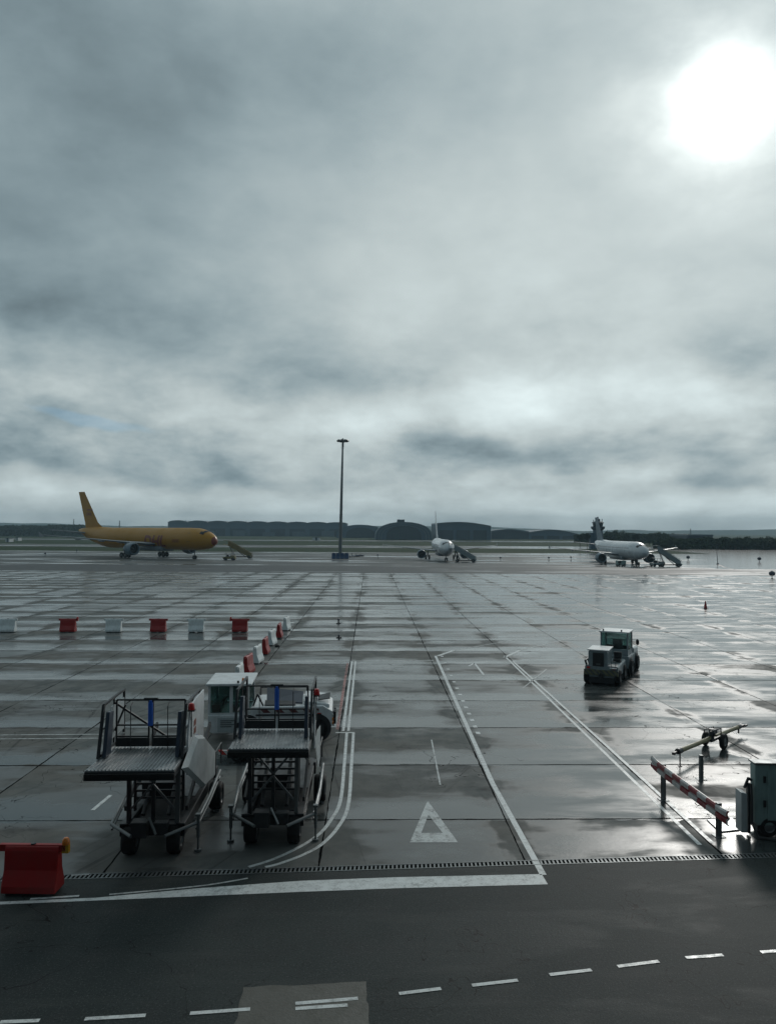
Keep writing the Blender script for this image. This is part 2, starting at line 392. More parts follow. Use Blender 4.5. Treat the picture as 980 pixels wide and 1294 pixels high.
        g.put(p.inputs['Roughness'], g.smooth(wet, 0, 1, .61, .57)); g.put(p.inputs['Specular IOR Level'], g.smooth(wet, 0, 1, .11, .125))
        b = g.new('ShaderNodeBump'); b.inputs['Distance'].default_value = .006; b.inputs['Strength'].default_value = .5
        g.put(b.inputs['Height'], g.add(fine, g.mul(v.outputs['Distance'], .6))); g.put(p.inputs['Normal'], b.outputs[0])
    elif kind == 'taxi':
        pan = g.noise(g.scale(P, (.022, .11, 0)), 1.0, 6, .62, .4)
        w = g.add(pan, g.smooth(x, 20.0, 120.0, -.04, .26)); pud = g.smooth(w, .47, .60)
        c = g.mix(g.smooth(big, .4, .6), (.10, .10, .095), (.075, .078, .076)); c = g.mix(pud, c, (.04, .043, .043))
        g.put(p.inputs['Base Color'], c); g.put(p.inputs['Roughness'], g.smooth(pud, 0, 1, .55, .14))
        g.put(p.inputs['Specular IOR Level'], g.smooth(pud, 0, 1, .12, .8))
    elif kind == 'asphalt_band':
        pan = g.noise(g.scale(P, (.03, .15, 0)), 1.0, 6, .62, .4)
        w = g.add(pan, g.smooth(x, -20.0, 90.0, -.05, .09)); pud = g.smooth(w, .52, .64)
        c = g.mix(g.smooth(mid, .4, .6), (.075, .078, .078), (.055, .058, .06))
        g.put(p.inputs['Base Color'], c); g.put(p.inputs['Roughness'], g.smooth(pud, 0, 1, .58, .30))
        g.put(p.inputs['Specular IOR Level'], g.smooth(pud, 0, 1, .14, .30))
    else:
        n = g.noise(g.scale(P, (.012, .05, 0)), 1.0, 6, .6)
        c = g.mix(g.smooth(n, .4, .62), (.014, .036, .012), (.035, .052, .020)); c = g.mix(g.mul(mid, .5), c, (.03, .045, .018))
        g.put(p.inputs['Base Color'], c); p.inputs['Roughness'].default_value = .9; p.inputs['Specular IOR Level'].default_value = .1
        b = g.new('ShaderNodeBump'); b.inputs['Distance'].default_value = .15; b.inputs['Strength'].default_value = .8
        g.put(b.inputs['Height'], g.noise(P, 2.5, 4, .7)); g.put(p.inputs['Normal'], b.outputs[0])
    M[name] = m
for n_, k_ in (('apron_concrete', 'apron'), ('service_asphalt', 'road'), ('taxi_concrete', 'taxi'), ('far_asphalt', 'asphalt_band'), ('grass_cover', 'grass')): ground_mat(n_, k_)

def sheet(name, pts, mat, z, kind='structure'):
    o = MB().poly([(p[0], p[1], z) for p in pts]).build(name, mat); return tag(o, kind=kind)
EXT = 3600.0
sheet('ground', [(-EXT, -120), (EXT, -120), (EXT, EXT), (-EXT, EXT)], M['grass_cover'], -.06)
# line of the drain: left to right
def ln(a, b, x):
    t = (x - a.x) / (b.x - a.x); return a.y + (b.y - a.y) * t
DR = [G(0, 1109), G(100, 1108), G(240, 1103), G(490, 1095.5), G(740, 1088.5), G(980, 1081)]
gA, gB = DR[1], DR[5]
mdr = (gB.y - gA.y) / (gB.x - gA.x)
def dry(x): return gA.y + mdr * (x - gA.x)
GW = .26                                             # width of the drain channel
eA, eB = G(0, 721), G(980, 727.5)
def edy(x): return eA.y + (eB.y - eA.y) / (eB.x - eA.x) * (x - eA.x)
sheet('apron', [(-170, dry(-170) + GW / 2), (170, dry(170) + GW / 2), (170, edy(170)), (-170, edy(-170))], M['apron_concrete'], 0)
sheet('service_road', [(-170, -60), (170, -60), (170, dry(170) - GW / 2), (-170, dry(-170) - GW / 2)], M['service_asphalt'], 0)
sheet('far_apron', [(-170, edy(-170)), (170, edy(170)), (170, edy(170) + 22), (-170, edy(-170) + 26)], M['far_asphalt'], 0)
sheet('parking_apron', [(-400, 150), (-170, 120), (-170, edy(-170) + 26), (170, edy(170) + 22), (420, 120), (420, 258), (180, 262), (60, 264), (-400, 268)], M['taxi_concrete'], -.004)
sheet('taxiway', [(-900, 338), (120, 330), (900, 330), (900, 380), (-900, 388)], M['taxi_concrete'], -.03)
sheet('runway', [(-1500, 530), (1500, 520), (1500, 575), (-1500, 590)], M['taxi_concrete'], -.03)
sheet('taxiway_link', [(118, 262), (420, 255), (420, 329.5), (120, 329.5)], M['taxi_concrete'], -.034)
# hills far behind
def ridge(name, pts, depth, mat, y0):
    b = MB(); n = len(pts)
    rings = [[(x, y0, -1) for x, h in pts], [(x, y0 + depth * .5, h) for x, h in pts], [(x, y0 + depth, -1) for x, h in pts]]
    b.loft(rings, cap=False, closed=False); return tag(b.build(name, mat, None, True), kind='structure')
rp = []
for i in range(90):
    x = -2600 + i * 60
    h = 16 + 14 * mnoise.noise(Vector((x * .0016, 1.3, 0))) + 7 * mnoise.noise(Vector((x * .006, 4, 0))) + max(0, -x - 300) * .010
    rp.append((x, max(4, h)))
ridge('hills', rp, 500, M['grass_cover'], 2500)

# ------------------------------------------------------------------ painted markings
def stroke(pts, w, mat, z=.004, name='ground_marking', join=None):
    """one painted line through the points"""
    b = join or MB(); P = [Vector((p[0], p[1], 0)) for p in pts]; L = []; Rr = []
    for i, p in enumerate(P):
        d = (P[min(i + 1, len(P) - 1)] - P[max(i - 1, 0)]).normalized(); n = Vector((-d.y, d.x, 0)) * w / 2
        L.append((p.x + n.x, p.y + n.y, z)); Rr.append((p.x - n.x, p.y - n.y, z))
    b.loft([L, Rr], cap=False, closed=False)
    if join is None: return tag(b.build(name, mat), kind='structure')
def px(*pts): return [G(*p) for p in pts]
def arc(pts, n=6):
    out = []; P = [Vector(p) for p in pts]
    for i in range(len(P) - 1):
        p0, p1, p2, p3 = P[max(i - 1, 0)], P[i], P[i + 1], P[min(i + 2, len(P) - 1)]
        for k in range(n):
            t = k / n; out.append(.5 * ((2 * p1) + (p2 - p0) * t + (2 * p0 - 5 * p1 + 4 * p2 - p3) * t * t + (3 * p1 - p0 - 3 * p2 + p3) * t ** 3))
    return out + [P[-1]]
b = MB()
stroke(px((550, 829), (622, 990), (686, 1106)), .15, None, join=b)
stroke(px((553, 829), (573, 822)), .22, None, join=b)
stroke(px((637, 829), (760, 948), (884, 1068)), .11, None, join=b)
stroke(px((648, 836), (772, 948), (900, 1066)), .11, None, join=b)
stroke(px((637, 831), (656, 822)), .2, None, join=b)
stroke(px((592, 842), (599, 838)), .12, None, join=b); stroke(px((599, 838), (611, 853)), .12, None, join=b)
b.build('stand_guide_line', M['road_paint']); tag(bpy.data.objects['stand_guide_line'], kind='structure')
b = MB()
for k in range(13):
    t = k / 12; a = (558 + (603 - 558) * t, 829 + (925 - 829) * t)
    q = G(*a); d = (G(603, 925) - G(558, 829)).normalized(); stroke([q, q + d * .32], .16, None, join=b)
tag(b.build('dotted_line', M['road_paint']), kind='structure')
b = MB()
stroke(arc(px((438, 926), (435, 965), (430, 1012), (417, 1038), (400, 1057), (370, 1075), (340, 1088), (314, 1096))), .10, None, join=b)
stroke(arc(px((446.5, 926), (444, 965), (440, 1017), (428, 1044), (408, 1066), (384, 1080), (352, 1092), (335, 1096))), .10, None, join=b)
stroke(px((424, 926), (448, 926)), .12, None, .0042, join=b)
stroke(px((444.5, 836), (433.5, 924)), .10, None, join=b); stroke(px((449, 836), (440, 924)), .10, None, join=b)
tag(b.build('bay_edge_line', M['road_paint']), kind='structure')
stroke(px((439, 838), (426, 922)), .12, M['red_line'], name='red_boundary_line')
b = MB()
stroke(px((130, 838), (300, 837), (548, 834.5)), .17, None, join=b)
stroke(px((0, 929), (130, 928)), .09, None, join=b); stroke(px((0, 934), (130, 933)), .08, None, join=b)
stroke(px((660, 870), (690, 846)), .06, None, join=b)
stroke(px((573, 822), (700, 800)), .08, None, join=b); stroke(px((656, 822), (760, 797)), .08, None, join=b)
stroke(px((545, 935), (556, 992)), .05, None, join=b)
pass
tag(b.build('faded_marking', M['worn_paint']), kind='structure')
b = MB(); stroke(px((117, 1024), (140, 1005)), .11, None, join=b); tag(b.build('short_line_marking', M['road_paint']), kind='structure')
# hollow triangle
to = [Vector(G(*p)) for p in ((540, 1012), (578.5, 1065), (517.5, 1065))]; ti = [Vector(G(*p)) for p in ((541, 1030), (559, 1053), (532, 1053))]
b = MB()
for i in range(3):
    j = (i + 1) % 3; b.poly([(to[i].x, to[i].y, .004), (to[j].x, to[j].y, .004), (ti[j].x, ti[j].y, .004), (ti[i].x, ti[i].y, .004)])
tag(b.build('triangle_marking', M['worn_paint']), kind='structure')
# broad bar at the edge of the service road and thin lines round it
b = MB()
top = px((684, 1105), (500, 1109), (380, 1113.5), (250, 1123), (120, 1135), (0, 1140)); bot = px((692, 1118), (500, 1123), (380, 1127.5), (250, 1133), (120, 1138.5), (0, 1143.5))
b.loft([[(p.x, p.y, .004) for p in top], [(p.x, p.y, .004) for p in bot]], cap=False, closed=False)
stroke(px((38, 1137.5 - 1), (100, 1134 - 1.5)), .07, None, .0045, join=b)
tag(b.build('stop_bar', M['road_paint']), kind='structure')
b = MB(); stroke(arc(px((138, 1131), (200, 1125.5), (262, 1119), (313, 1110.5))), .055, None, .008, join=b)
stroke(px((90, 1106), (113, 1105)), .08, None, join=b)
tag(b.build('old_bay_line', M['worn_paint']), kind='structure')
b = MB()
for p, q in (((0, 1292.5), (50, 1290.5)), ((107, 1288.5), (184, 1284)), ((240, 1281.5), (316, 1276)), ((373, 1275.5), (439, 1271)), ((373, 1269), (452, 1262.5)),
             ((504, 1256.5), (557, 1250)), ((596, 1246), (654, 1239.5)), ((694, 1232.5), (747, 1226.5)), ((780, 1222), (832, 1215.5)), ((866, 1211), (913, 1207.5)), ((961, 1204), (1010, 1200))):
    stroke(px(p, q), .085, None, .0085, join=b)
tag(b.build('dashed_centre_line', M['road_paint']), kind='structure')
paint('patch_asphalt', (.075, .073, .062), .6, dirt=.7, dirtcol=(.06, .06, .05), scale=3, bump=.4)
pc = [G(*p) for p in ((308, 1248), (462, 1241), (470, 1330), (285, 1334))]; pp = []
for i in range(4):
    for k in range(14):
        q = pc[i].lerp(pc[(i + 1) % 4], k / 14); d_ = mnoise.noise(q * 3.1) * .05 + mnoise.noise(q * 11) * .025; pp.append((q.x + d_, q.y + d_ * .8))
sheet('asphalt_patch', pp, M['patch_asphalt'], .004)
paint('dark_ground', (.022, .024, .026), .55, dirt=.6, dirtcol=(.035, .037, .037), scale=5, bump=.5)

# ------------------------------------------------------------------ drain: dark channel, steel grating of short bars
def drain():
    x0, x1 = -14.0, 24.0
    t = thing('drain_grating', 'long narrow steel drain grating crossing the wet apron edge', 'drain', (0, dry(0), 0))
    u = Vector((1, mdr, 0)).normalized(); v = Vector((-u.y, u.x, 0))
    def at(s, w, z): return u * s + v * w + Vector((0, 0, z))
    b = MB(); b.bar(at(x0, 0, -.10), at(x1, 0, -.10), GW, .02); b.build('channel', M['dark_ground'], t)
    b = MB()
    for w in (-GW / 2 + .015, GW / 2 - .015): b.bar(at(x0, w, -.018), at(x1, w, -.018), .03, .05)
    b.build('rim', M['galvanised'], t)
    b = MB(); s = x0
    while s < x1:
        b.bar(at(s, -GW / 2 + .03, -.013), at(s + .02, GW / 2 - .03, -.013), .042, .03); s += .095
    b.build('grate', M['galvanised'], t)
drain()

# ------------------------------------------------------------------ water-filled barriers
def barrier(name, label, cat, col, loc, rz, lamp=None, group=None):
    t = thing(name, label, cat, loc, rz, group)
    w, h = .56, .98
    prof = [(-.24, .06), (-.24, .20), (-.13, .50), (-.10, h - .10), (-.075, h - .02), (-.05, h), (.05, h), (.075, h - .02), (.10, h - .10), (.13, .50), (.24, .20), (.24, .06)]
    b = MB(); b.loft([[(x, y, z) for y, z in prof] for x in (-w, -w + .03, w - .03, w)])
    o = b.build('body', M[col], t, bevel=.018)
    b = MB(); b.span((-w - .14, -.05, h - .13), (w + .14, .05, h + .015), .012); b.build('top_flange', M[col], t)
    for xa, xb in ((-w + .08, -.12), (.12, w - .08)): MB().span((xa, -.20, 0), (xb, .20, .06)).build('foot', M['black_plastic'], t)
    b = MB(); b.span((-.16, -.147, .30), (.16, -.125, .36)); b.build('grip_recess', M['white_plastic' if col == 'red_plastic' else 'concrete_block'], t)
    b = MB(); b.rod((0, 0, h + .01), (0, 0, h + .035), .055); b.build('filler_cap', M['black_plastic'], t, True)
    if lamp:
        sx = w + .12 if lamp > 0 else -w - .12
        lb = MB().span((sx - .07, -.05, h - .16), (sx + .07, .06, h + .01), .01).build('lamp_box', M['amber_body' if name == 'warning_barrier' else 'red_lens'], t)
        MB().lathe([(0, .075), (.02, .08), (.10, .07), (.14, .045), (.155, .001)], (sx, 0, h + .01), (0, 0, 1), 14).build('warning_lens', M['amber_lens' if name == 'warning_barrier' else 'red_lens'], lb, True)
    return t
q = G(38, 1133)
barrier('warning_barrier', 'large red plastic barrier with amber lamp, nearest, beside the drain', 'barrier', 'red_plastic', (q.x - .03, q.y + .2, 0), R(-2), 1)
far = [(10, 'white_plastic', 'white barrier in the far row cut by the left photo edge', 0), (86, 'red_plastic', 'leftmost red barrier of the far row across the apron', 1),
       (143.5, 'white_plastic', 'white barrier standing between the two left red barriers of the far row', 0), (200, 'red_plastic', 'middle red barrier of the far row, without a lamp', 0),
       (248, 'white_plastic', 'white barrier just left of the rightmost red barrier of the far row', 0), (303, 'red_plastic', 'rightmost red barrier of the far row, lamp on its left corner', -1)]
for x_, c_, l_, lm in far:
    q = G(x_, 799.0); barrier('traffic_barrier', l_, 'barrier', c_, (q.x, q.y, 0), R(random.uniform(-4, 4)), lm, 'barriers in the far row across the apron')
line = [(361, 797.5, 'white_plastic', 'farthest white barrier of the line receding behind the tow tractor'), (351.5, 807, 'red_plastic', 'farthest red barrier of the receding line'),
        (342, 816.5, 'white_plastic', 'white barrier second from the far end of the receding line'), (333.5, 828, 'red_plastic', 'middle red barrier of the receding line'),
        (323.5, 839.5, 'white_plastic', 'white barrier just beyond the nearest red one in the receding line'), (311.5, 853.5, 'red_plastic', 'nearest red barrier of the receding line, beside the tractor roof'),
        (300, 868, 'white_plastic', 'nearest white barrier, half hidden behind the tractor cab roof')]
for x_, y_, c_, l_ in line:
    q = G(x_, y_); barrier('traffic_barrier', l_, 'barrier', c_, (q.x, q.y + .5, 0), R(90 + random.uniform(-9, 9)), None, 'barriers in the line receding from the tractor')

# ------------------------------------------------------------------ loaders with raised platforms
def loader(label, loc, rz, logo, panel_h, kind, back=0.0):
    """local frame: x across, y away from the camera, origin under the front edge of the raised platform"""
    t = thing('platform_loader', label, 'cargo loader', loc, rz, 'cargo loaders parked side by side')
    PZ = 2.55; hw = .93
    D, Gv, B = M['dark_frame'], M['galvanised'], M['blue_black']
    # raised platform with ribbed tread
    b = MB(); b.span((-hw, 0, PZ - .16), (hw, 1.85, PZ - .03)); pl = b.build('platform', D, t, bevel=.008)
    b = MB(); b.span((-hw + .01, .01, PZ - .028), (hw - .01, 1.84, PZ - .004))
    n = 24
    for i in range(n):
        xx = -hw + .05 + (2 * hw - .1) * i / (n - 1); b.span((xx - .014, .03, PZ - .006), (xx + .014, 1.82, PZ + .012))
    b.build('tread_plate', M['aluminium_deck'], pl)
    MB().span((-hw, -.05, PZ - .20), (hw, -.004, PZ - .06), .01).build('front_bumper', M['rubber'], pl)
    # end gate, two leaves
    gy = 1.72; gz0, gz1 = PZ + .03, PZ + 1.10
    for s in (-1, 1):
        b = MB(); xa, xb = s * .045, s * .78
        for z_ in (gz1, PZ + .52, PZ + .26): b.bar((xa, gy, z_), (xb, gy, z_), .035, .035)
        for x_ in (xa, xb): b.bar((x_, gy, gz0), (x_, gy, gz1), .035, .035, (0, 1, 0))
        g_ = b.build('gate', D, t)
        MB().span((min(xa, xb), gy - .02, gz0), (max(xa, xb), gy + .018, gz0 + .20)).build('kick_plate', M['black_plastic'], g_)
        MB().rod((s * .42, gy - .16, PZ - .1), (s * .42, gy - .16, gz1 - .12), .010).rod((s * .42, gy - .16, gz1 - .12), (s * .42, gy, gz1 - .06), .010).build('latch_rod', D, g_)
    MB().span((-.16, gy - .03, gz1 - .005), (.16, gy + .03, gz1 + .045)).build('gate_hinge', D, t)
    MB().rod((0, gy - .05, PZ + .52), (0, gy - .05, gz1 - .06), .055, seg=14).rod((0, gy - .05, gz1 - .07), (0, gy - .05, gz1 - .01), .035).build('padded_roll', M['blue_roll'], t, True)
    # side guards: slanting front post, level top rail, mesh panel on the left, solid panel on the right
    for s in (-1, 1):
        xs = s * (hw - .02); b = MB()
        f0, f1, r1, r0 = (xs, .82, PZ), (xs, 1.18, PZ + 1.10), (xs, 2.75, PZ + 1.13), (xs, 2.75, PZ + .1)
        b.bar(f0, f1, .10, .05, (1, 0, 0)); b.bar(f1, r1, .05, .05); b.bar(r1, r0, .05, .05, (0, 1, 0)); b.bar((xs, 1.1, PZ + .58), (xs, 2.75, PZ + .58), .03, .035)
        b.bar((xs, 1.95, PZ), (xs, 1.95, PZ + 1.12), .035, .035, (0, 1, 0)); b.bar((xs, .95, PZ + .03), (xs, 2.75, PZ + .03), .06, .08)
        o = b.build('side_guard', D, t)
        MB().prism([(xs - s * .08, .84, PZ + .02), (xs - s * .08, 1.22, PZ + .02), (xs - s * .08, 1.40, PZ + .92), (xs - s * .08, 1.10, PZ + .96)], (-s * .08, 0, 0)).build('guard_padding', B, o)
    if kind == 0:      # diagonal stay behind the left guard
        MB().bar((-hw + .05, 1.9, PZ + 1.0), (.42, 1.95, PZ + .12), .045, .045).bar((-hw + .3, 1.9, PZ + .95), (-hw + .06, 1.9, PZ + .35), .04, .04).build('diagonal_stay', D, t)
        MB().prism([(-hw + .02, 1.3, PZ + .2), (-hw + .02, 2.7, PZ + .2), (-hw + .02, 2.7, PZ + .95), (-hw + .02, 1.7, PZ + .95)], (.02, 0, 0)).build('inner_panel', M['panel_grey'], t)
    xs = hw + .035
    pn = MB().prism([(xs, 1.00, PZ - .42), (xs, 1.02, PZ + .35), (xs, 1.28, PZ + 1.06), (xs, 2.1, PZ + 1.10), (xs, 2.85, PZ + 1.10), (xs, 2.85, PZ - .2), (xs, 1.7, PZ - .42)][:7] if panel_h else
                    [(xs, 1.05, PZ - .3), (xs, 1.08, PZ + .3), (xs, 1.18, PZ + .95), (xs, 1.34, PZ + .95), (xs, 1.34, PZ - .3)], (.035, 0, 0)).build('side_panel', M['white_paint'], t, bevel=.006)
    # faceted shroud that hangs over the lift
    e = .12 if panel_h else .05
    A = [(xs, .30, PZ - .06), (xs, 1.6, PZ + .30), (xs, 2.6, PZ + .05), (xs, 4.3, PZ - .80), (xs, 4.3, PZ - 1.50), (xs, 2.7, PZ - 1.28)] if panel_h else [(xs, 1.0, PZ - .12), (xs, 1.9, PZ - .06), (xs, 3.4, PZ - .3), (xs, 3.4, PZ - 1.2), (xs, 2.5, PZ - 1.25)]
    cx = sum(p[1] for p in A) / len(A); cz = sum(p[2] for p in A) / len(A)
    Bp = [(xs + e, cx + (p[1] - cx) * .86, cz + (p[2] - cz) * .86) for p in A]
    MB().loft([[(p[0] + .04, p[1], p[2]) for p in A], [(p[0] + .0395, p[1], p[2]) for p in A][:0] or Bp]).build('lift_shroud', M['panel_grey'], t, bevel=.004)
    if logo:
        MB().span((xs + .036, 1.62, PZ + .50), (xs + .040, 1.86, PZ + .64)).span((xs + .036, 1.62, PZ + .32), (xs + .040, 1.86, PZ + .46)).build('red_emblem', M['red_livery'], pn)
        b = MB()
        for k in range(4): b.span((xs + .036, 1.45 + k * .15, PZ - .02 + k * .055), (xs + .040, 1.57 + k * .15, PZ + .05 + k * .055))
        b.build('blue_lettering', M['blue_roll'], pn)
    # beacon on the top of the right guard
    MB().path([(hw + .08, 1.3, PZ + .35), (hw + .08, 1.3, PZ + .75), (hw + .10, 1.18, PZ + .88), (hw + .10, 1.18, PZ + .96)], .014).build('beacon_pole', Gv, t)
    bb = MB().span((hw + .03, 1.10, PZ + .96), (hw + .18, 1.26, PZ + .99)).build('beacon_base', D, t)
    MB().lathe([(0, .075), (.09, .07), (.14, .055), (.155, .001)], (hw + .10, 1.18, PZ + .99), (0, 0, 1), 16).build('beacon_lens', M['red_lens'], bb, True)
    # lift posts with cross bracing
    py_ = 1.05
    for x_ in (-.56, 0, .56):
        MB().bar((x_, py_, .62), (x_ * 1.02, py_, PZ - .17), .10 if x_ else .085, .09, (0, 1, 0)).build('lift_post', D if x_ <= 0 else M['galvanised'], t, bevel=.005)
    b = MB(); b.bar((-.5, py_ - .07, 1.05), (.0, py_ - .07, 1.62), .045, .045); b.bar((.5, py_ - .07, 1.05), (0, py_ - .07, 1.62), .05, .05)
    b.bar((-.5, py_ - .03, 2.25), (0, py_ - .03, 1.66), .05, .05); b.bar((.5, py_ - .03, 2.25), (0, py_ - .03, 1.66), .05, .05); b.build('cross_brace', Gv, t)
    b = MB()
    for k in range(7): b.bar((-.55, 1.6, 1.1 + k * .17), (.55, 1.6, 1.1 + k * .17), .03, .05)
    for x_ in (-.57, .57): b.bar((x_, 1.6, .8), (x_, 1.6, 2.35), .06, .08, (0, 1, 0))
    b.build('ladder_frame', D, t)
    b = MB()
    for s in (-1, 1):
        b.bar((s * .72, 1.3, .95), (s * .72, 4.3, 2.2), .06, .14); b.bar((s * .66, 1.3, 2.25), (s * .66, 4.3, .95), .06, .14)
    b.rod((-.75, 2.8, 1.6), (.75, 2.8, 1.6), .05); b.build('scissor_arm', D, t)  # near-black paint deepens the shade below the platform
    MB().rod((-.3, 1.3, .8), (-.3, 2.7, 1.9), .05).rod((.3, 1.3, .8), (.3, 2.7, 1.9), .05).build('hydraulic_ram', D, t, True)  # painted near black, not bare metal, to darken the underside
    MB().span((-.8, 2.0, .98), (.78, 4.6, 1.0)).span((-.5, 1.9, 1.0), (.35, 2.7, 1.35), .02).build('pump_housing', D, t)
    # chassis
    b = MB(); b.span((-.75, .95, .42), (-.55, 5.2, .72)); b.span((.55, .95, .42), (.75, 5.2, .72)); b.span((-.75, .95, .44), (.75, 1.2, .70)); b.span((-.8, 4.9, .44), (.8, 5.2, .78)); b.span((-.52, 1.5, .45), (.52, 3.4, .62))
    b.build('chassis', D, t, bevel=.01)
    MB().span((-.42, .62, .50), (-.05, .94, .86), .02).span((.08, .70, .55), (.40, .94, .82), .02).build('battery_box', D, t)  # dark paint stands in for shade under the loader
    MB().bar((-.02, .72, .95), (.18, .55, .62), .05, .03).build('tow_hook', Gv, t)
    # outriggers: side rails that bend in at the front, screw jacks with pads
    for s in (-1, 1):
        b = MB(); b.path([(s * .38, .55, .58), (s * .98, 1.10, .66), (s * 1.06, 2.4, .84), (s * 1.06, 4.0, 1.0)], .04); b.path([(s * .98, 1.14, .52), (s * 1.06, 2.4, .70), (s * 1.06, 4.0, .84)], .028)
        b.build('side_rail', Gv, t, True)
        for yy in ((1.12, 3.7) if not (back and s < 0) else (3.7,)):
            j = MB().rod((s * 1.03, yy, .32), (s * 1.03, yy, .86), .040).span((s * 1.03 - .06, yy - .06, .83), (s * 1.03 + .06, yy + .06, .88)).build('jack', Gv, t, True)
            MB().rod((s * 1.03, yy, .05), (s * 1.03, yy, .34), .024).rod((s * 1.03, yy, 0), (s * 1.03, yy, .05), .085).build('jack_foot', Gv, j, True)
        wheel(t, (s * .52, 1.05, .34), .34, .30)
        wheel(t, (s * .98, 3.9, .37), .37, .32)
    MB().path([(1.0, 3.6, 1.05), (1.0, 3.6, 1.62), (1.0, 4.5, 1.62), (1.0, 4.5, 1.05)], .018).build('hand_rail', D, t)
    if back:
        for o in [c for c in bpy.data.objects if c.parent == t]:
            if o.name.split('.')[0] in ('lift_post', 'cross_brace', 'ladder_frame', 'scissor_arm', 'hydraulic_ram', 'pump_housing', 'chassis', 'battery_box', 'tow_hook', 'side_rail', 'jack', 'wheel', 'hand_rail'): o.location.y += back
    return t
fl = G(163.5, 974, 2.55); loader('left cargo loader, big faceted grey shroud and red emblem on its side', (fl.x, fl.y, 0), R(1.5), True, True, 0, 1.0)
fr = G(339, 946.5, 2.55); loader('right cargo loader, narrower grey side panel, in front of the white tow tractor', (fr.x, fr.y, 0), R(.5), False, False, 1)

# ------------------------------------------------------------------ white pushback tractor behind the loaders
def tractor():
    a = G(262, 938); c = G(420, 936)
    L = (c - a).length; ang = math.atan2(c.y - a.y, c.x - a.x)
    t = thing('tow_tractor', 'white aircraft tow tractor parked behind the two loaders, boxy cab at its left end', 'tow tractor', (a.x, a.y, 0), ang)
    Wd = 2.15; Wt = M['white_paint']
    # body along x from 0 to L, depth y 0..Wd
    b = MB(); prof = [(.15, .30), (L - .25, .30), (L, .55), (L, 1.05), (L - .35, 1.25), (1.55, 1.22), (1.5, .95), (0.0, .95), (0, .42)]
    b.loft([[(x, 0, z) for x, z in prof], [(x, Wd, z) for x, z in prof]]); body = b.build('body', Wt, t, bevel=.03)
    MB().span((.35, -.012, .36), (1.30, -.003, .86)).build('side_hatch', M['panel_grey'], body)
    b = MB()
    for k in range(4): b.span((.45, -.018, .74 - k * .07), (.95 - (k % 2) * .1, -.013, .765 - k * .07))
    b.build('notice_lines', M['dark_frame'], body); MB().span((1.02, -.018, .50), (1.18, -.013, .68)).build('notice_square', M['dark_frame'], body)
    MB().span((1.75, -.02, 1.02), (L - .5, -.003, 1.16)).build('hazard_stripe', M['hazard_dark'], body)
    MB().span((1.7, -.03, .92), (L - .4, -.003, .97)).build('rub_rail', M['dark_frame'], body)
    # cab
    x0, x1, z0, z1 = .0, 1.45, .95, 1.98
    b = MB()
    for (x, y) in ((x0 + .04, .10), (x1 - .04, .10), (x0 + .04, Wd - .10), (x1 - .04, Wd - .10), (.80, .10)): b.bar((x, y, z0), (x, y, z1), .08, .08, (0, 1, 0))
    b.span((x0, .05, z0 - .0), (x1, .14, z0 + .06)); b.span((x0, Wd - .14, z0), (x1, Wd - .05, z0 + .06)); b.span((x0 + .005, .10, z0 + .001), (x0 + .07, Wd - .10, z0 + .055)); b.span((x1 - .07, .10, z0 + .001), (x1 - .005, Wd - .10, z0 + .055)); cab = b.build('cab_frame', Wt, t)
    MB().span((x0 - .08, -.02, z1), (x1 + .10, Wd + .02, z1 + .09), .03).build('cab_roof', Wt, cab)
    for (u, v) in ((x0 + .09, .755), (.845, x1 - .09)): MB().span((u, .085, z0 + .07), (v, .095, z1 - .02)).build('window', M['cab_glass'], cab)
    MB().span((x0 + .09, Wd - .1, z0 + .07), (x1 - .09, Wd - .09, z1 - .02)).build('window', M['cab_glass'], cab)
    MB().span((x0 + .035, .15, z0 + .07), (x0 + .045, Wd - .15, z1 - .02)).build('windscreen', M['cab_glass'], cab)
    MB().span((x1 - .045, .15, z0 + .07), (x1 - .035, Wd - .15, z1 - .02)).build('rear_window', M['cab_glass'], cab)
    d = MB(); d.bar((.86, .06, .45), (.86, .06, z1 - .02), .03, .03, (0, 1, 0)); d.bar((1.38, .06, .45), (1.38, .06, z1 - .02), .03, .03, (0, 1, 0)); d.build('door', Wt, cab)
    seat = MB(); seat.span((.75, .5, .98), (1.2, 1.0, 1.12), .03); seat.span((1.12, .5, 1.1), (1.25, 1.0, 1.75), .03); seat.build('driver_seat', M['black_plastic'], cab)
    MB().lathe([(-.015, .17), (.015, .17), (.015, .20), (-.015, .20), (-.015, .17)], (.5, .75, 1.38), (-.6, 0, .8), 18).rod((.5, .75, 1.38), (.38, .75, 1.0), .025).build('steering_wheel', M['black_plastic'], cab)
    MB().span((.1, .2, .96), (.42, Wd - .2, 1.28), .03).build('dashboard', M['black_plastic'], cab)
    bc = MB().rod((1.2, .35, z1 + .09), (1.2, .35, z1 + .13), .05).build('beacon_base', M['dark_frame'], cab)
    MB().lathe([(0, .05), (.08, .048), (.11, .001)], (1.2, .35, z1 + .13), (0, 0, 1), 14).build('beacon_lens', M['amber_lens'], bc, True)
    MB().rod((1.05, .12, z1 + .09), (1.05, .12, z1 + .17), .04).build('work_lamp', M['black_plastic'], cab)
    # deck: tilted dark cover panels, railings, hood
    MB().prism([(2.05, .4, 1.30), (3.35, .4, 1.24), (3.35, 1.1, 1.50), (2.0, 1.1, 1.66)], (0, 0, .05)).build('engine_cover', M['blue_black'], t)
    MB().prism([(2.0, .12, 1.24), (3.1, .12, 1.24), (3.1, .42, 1.31), (2.0, .42, 1.34)], (0, 0, .04)).build('deck_hatch', M['dark_frame'], t)
    MB().path([(1.6, .1, 1.25), (1.75, .1, 1.66), (1.95, .1, 1.25)], .03).build('grab_rail', M['dark_frame'], t)
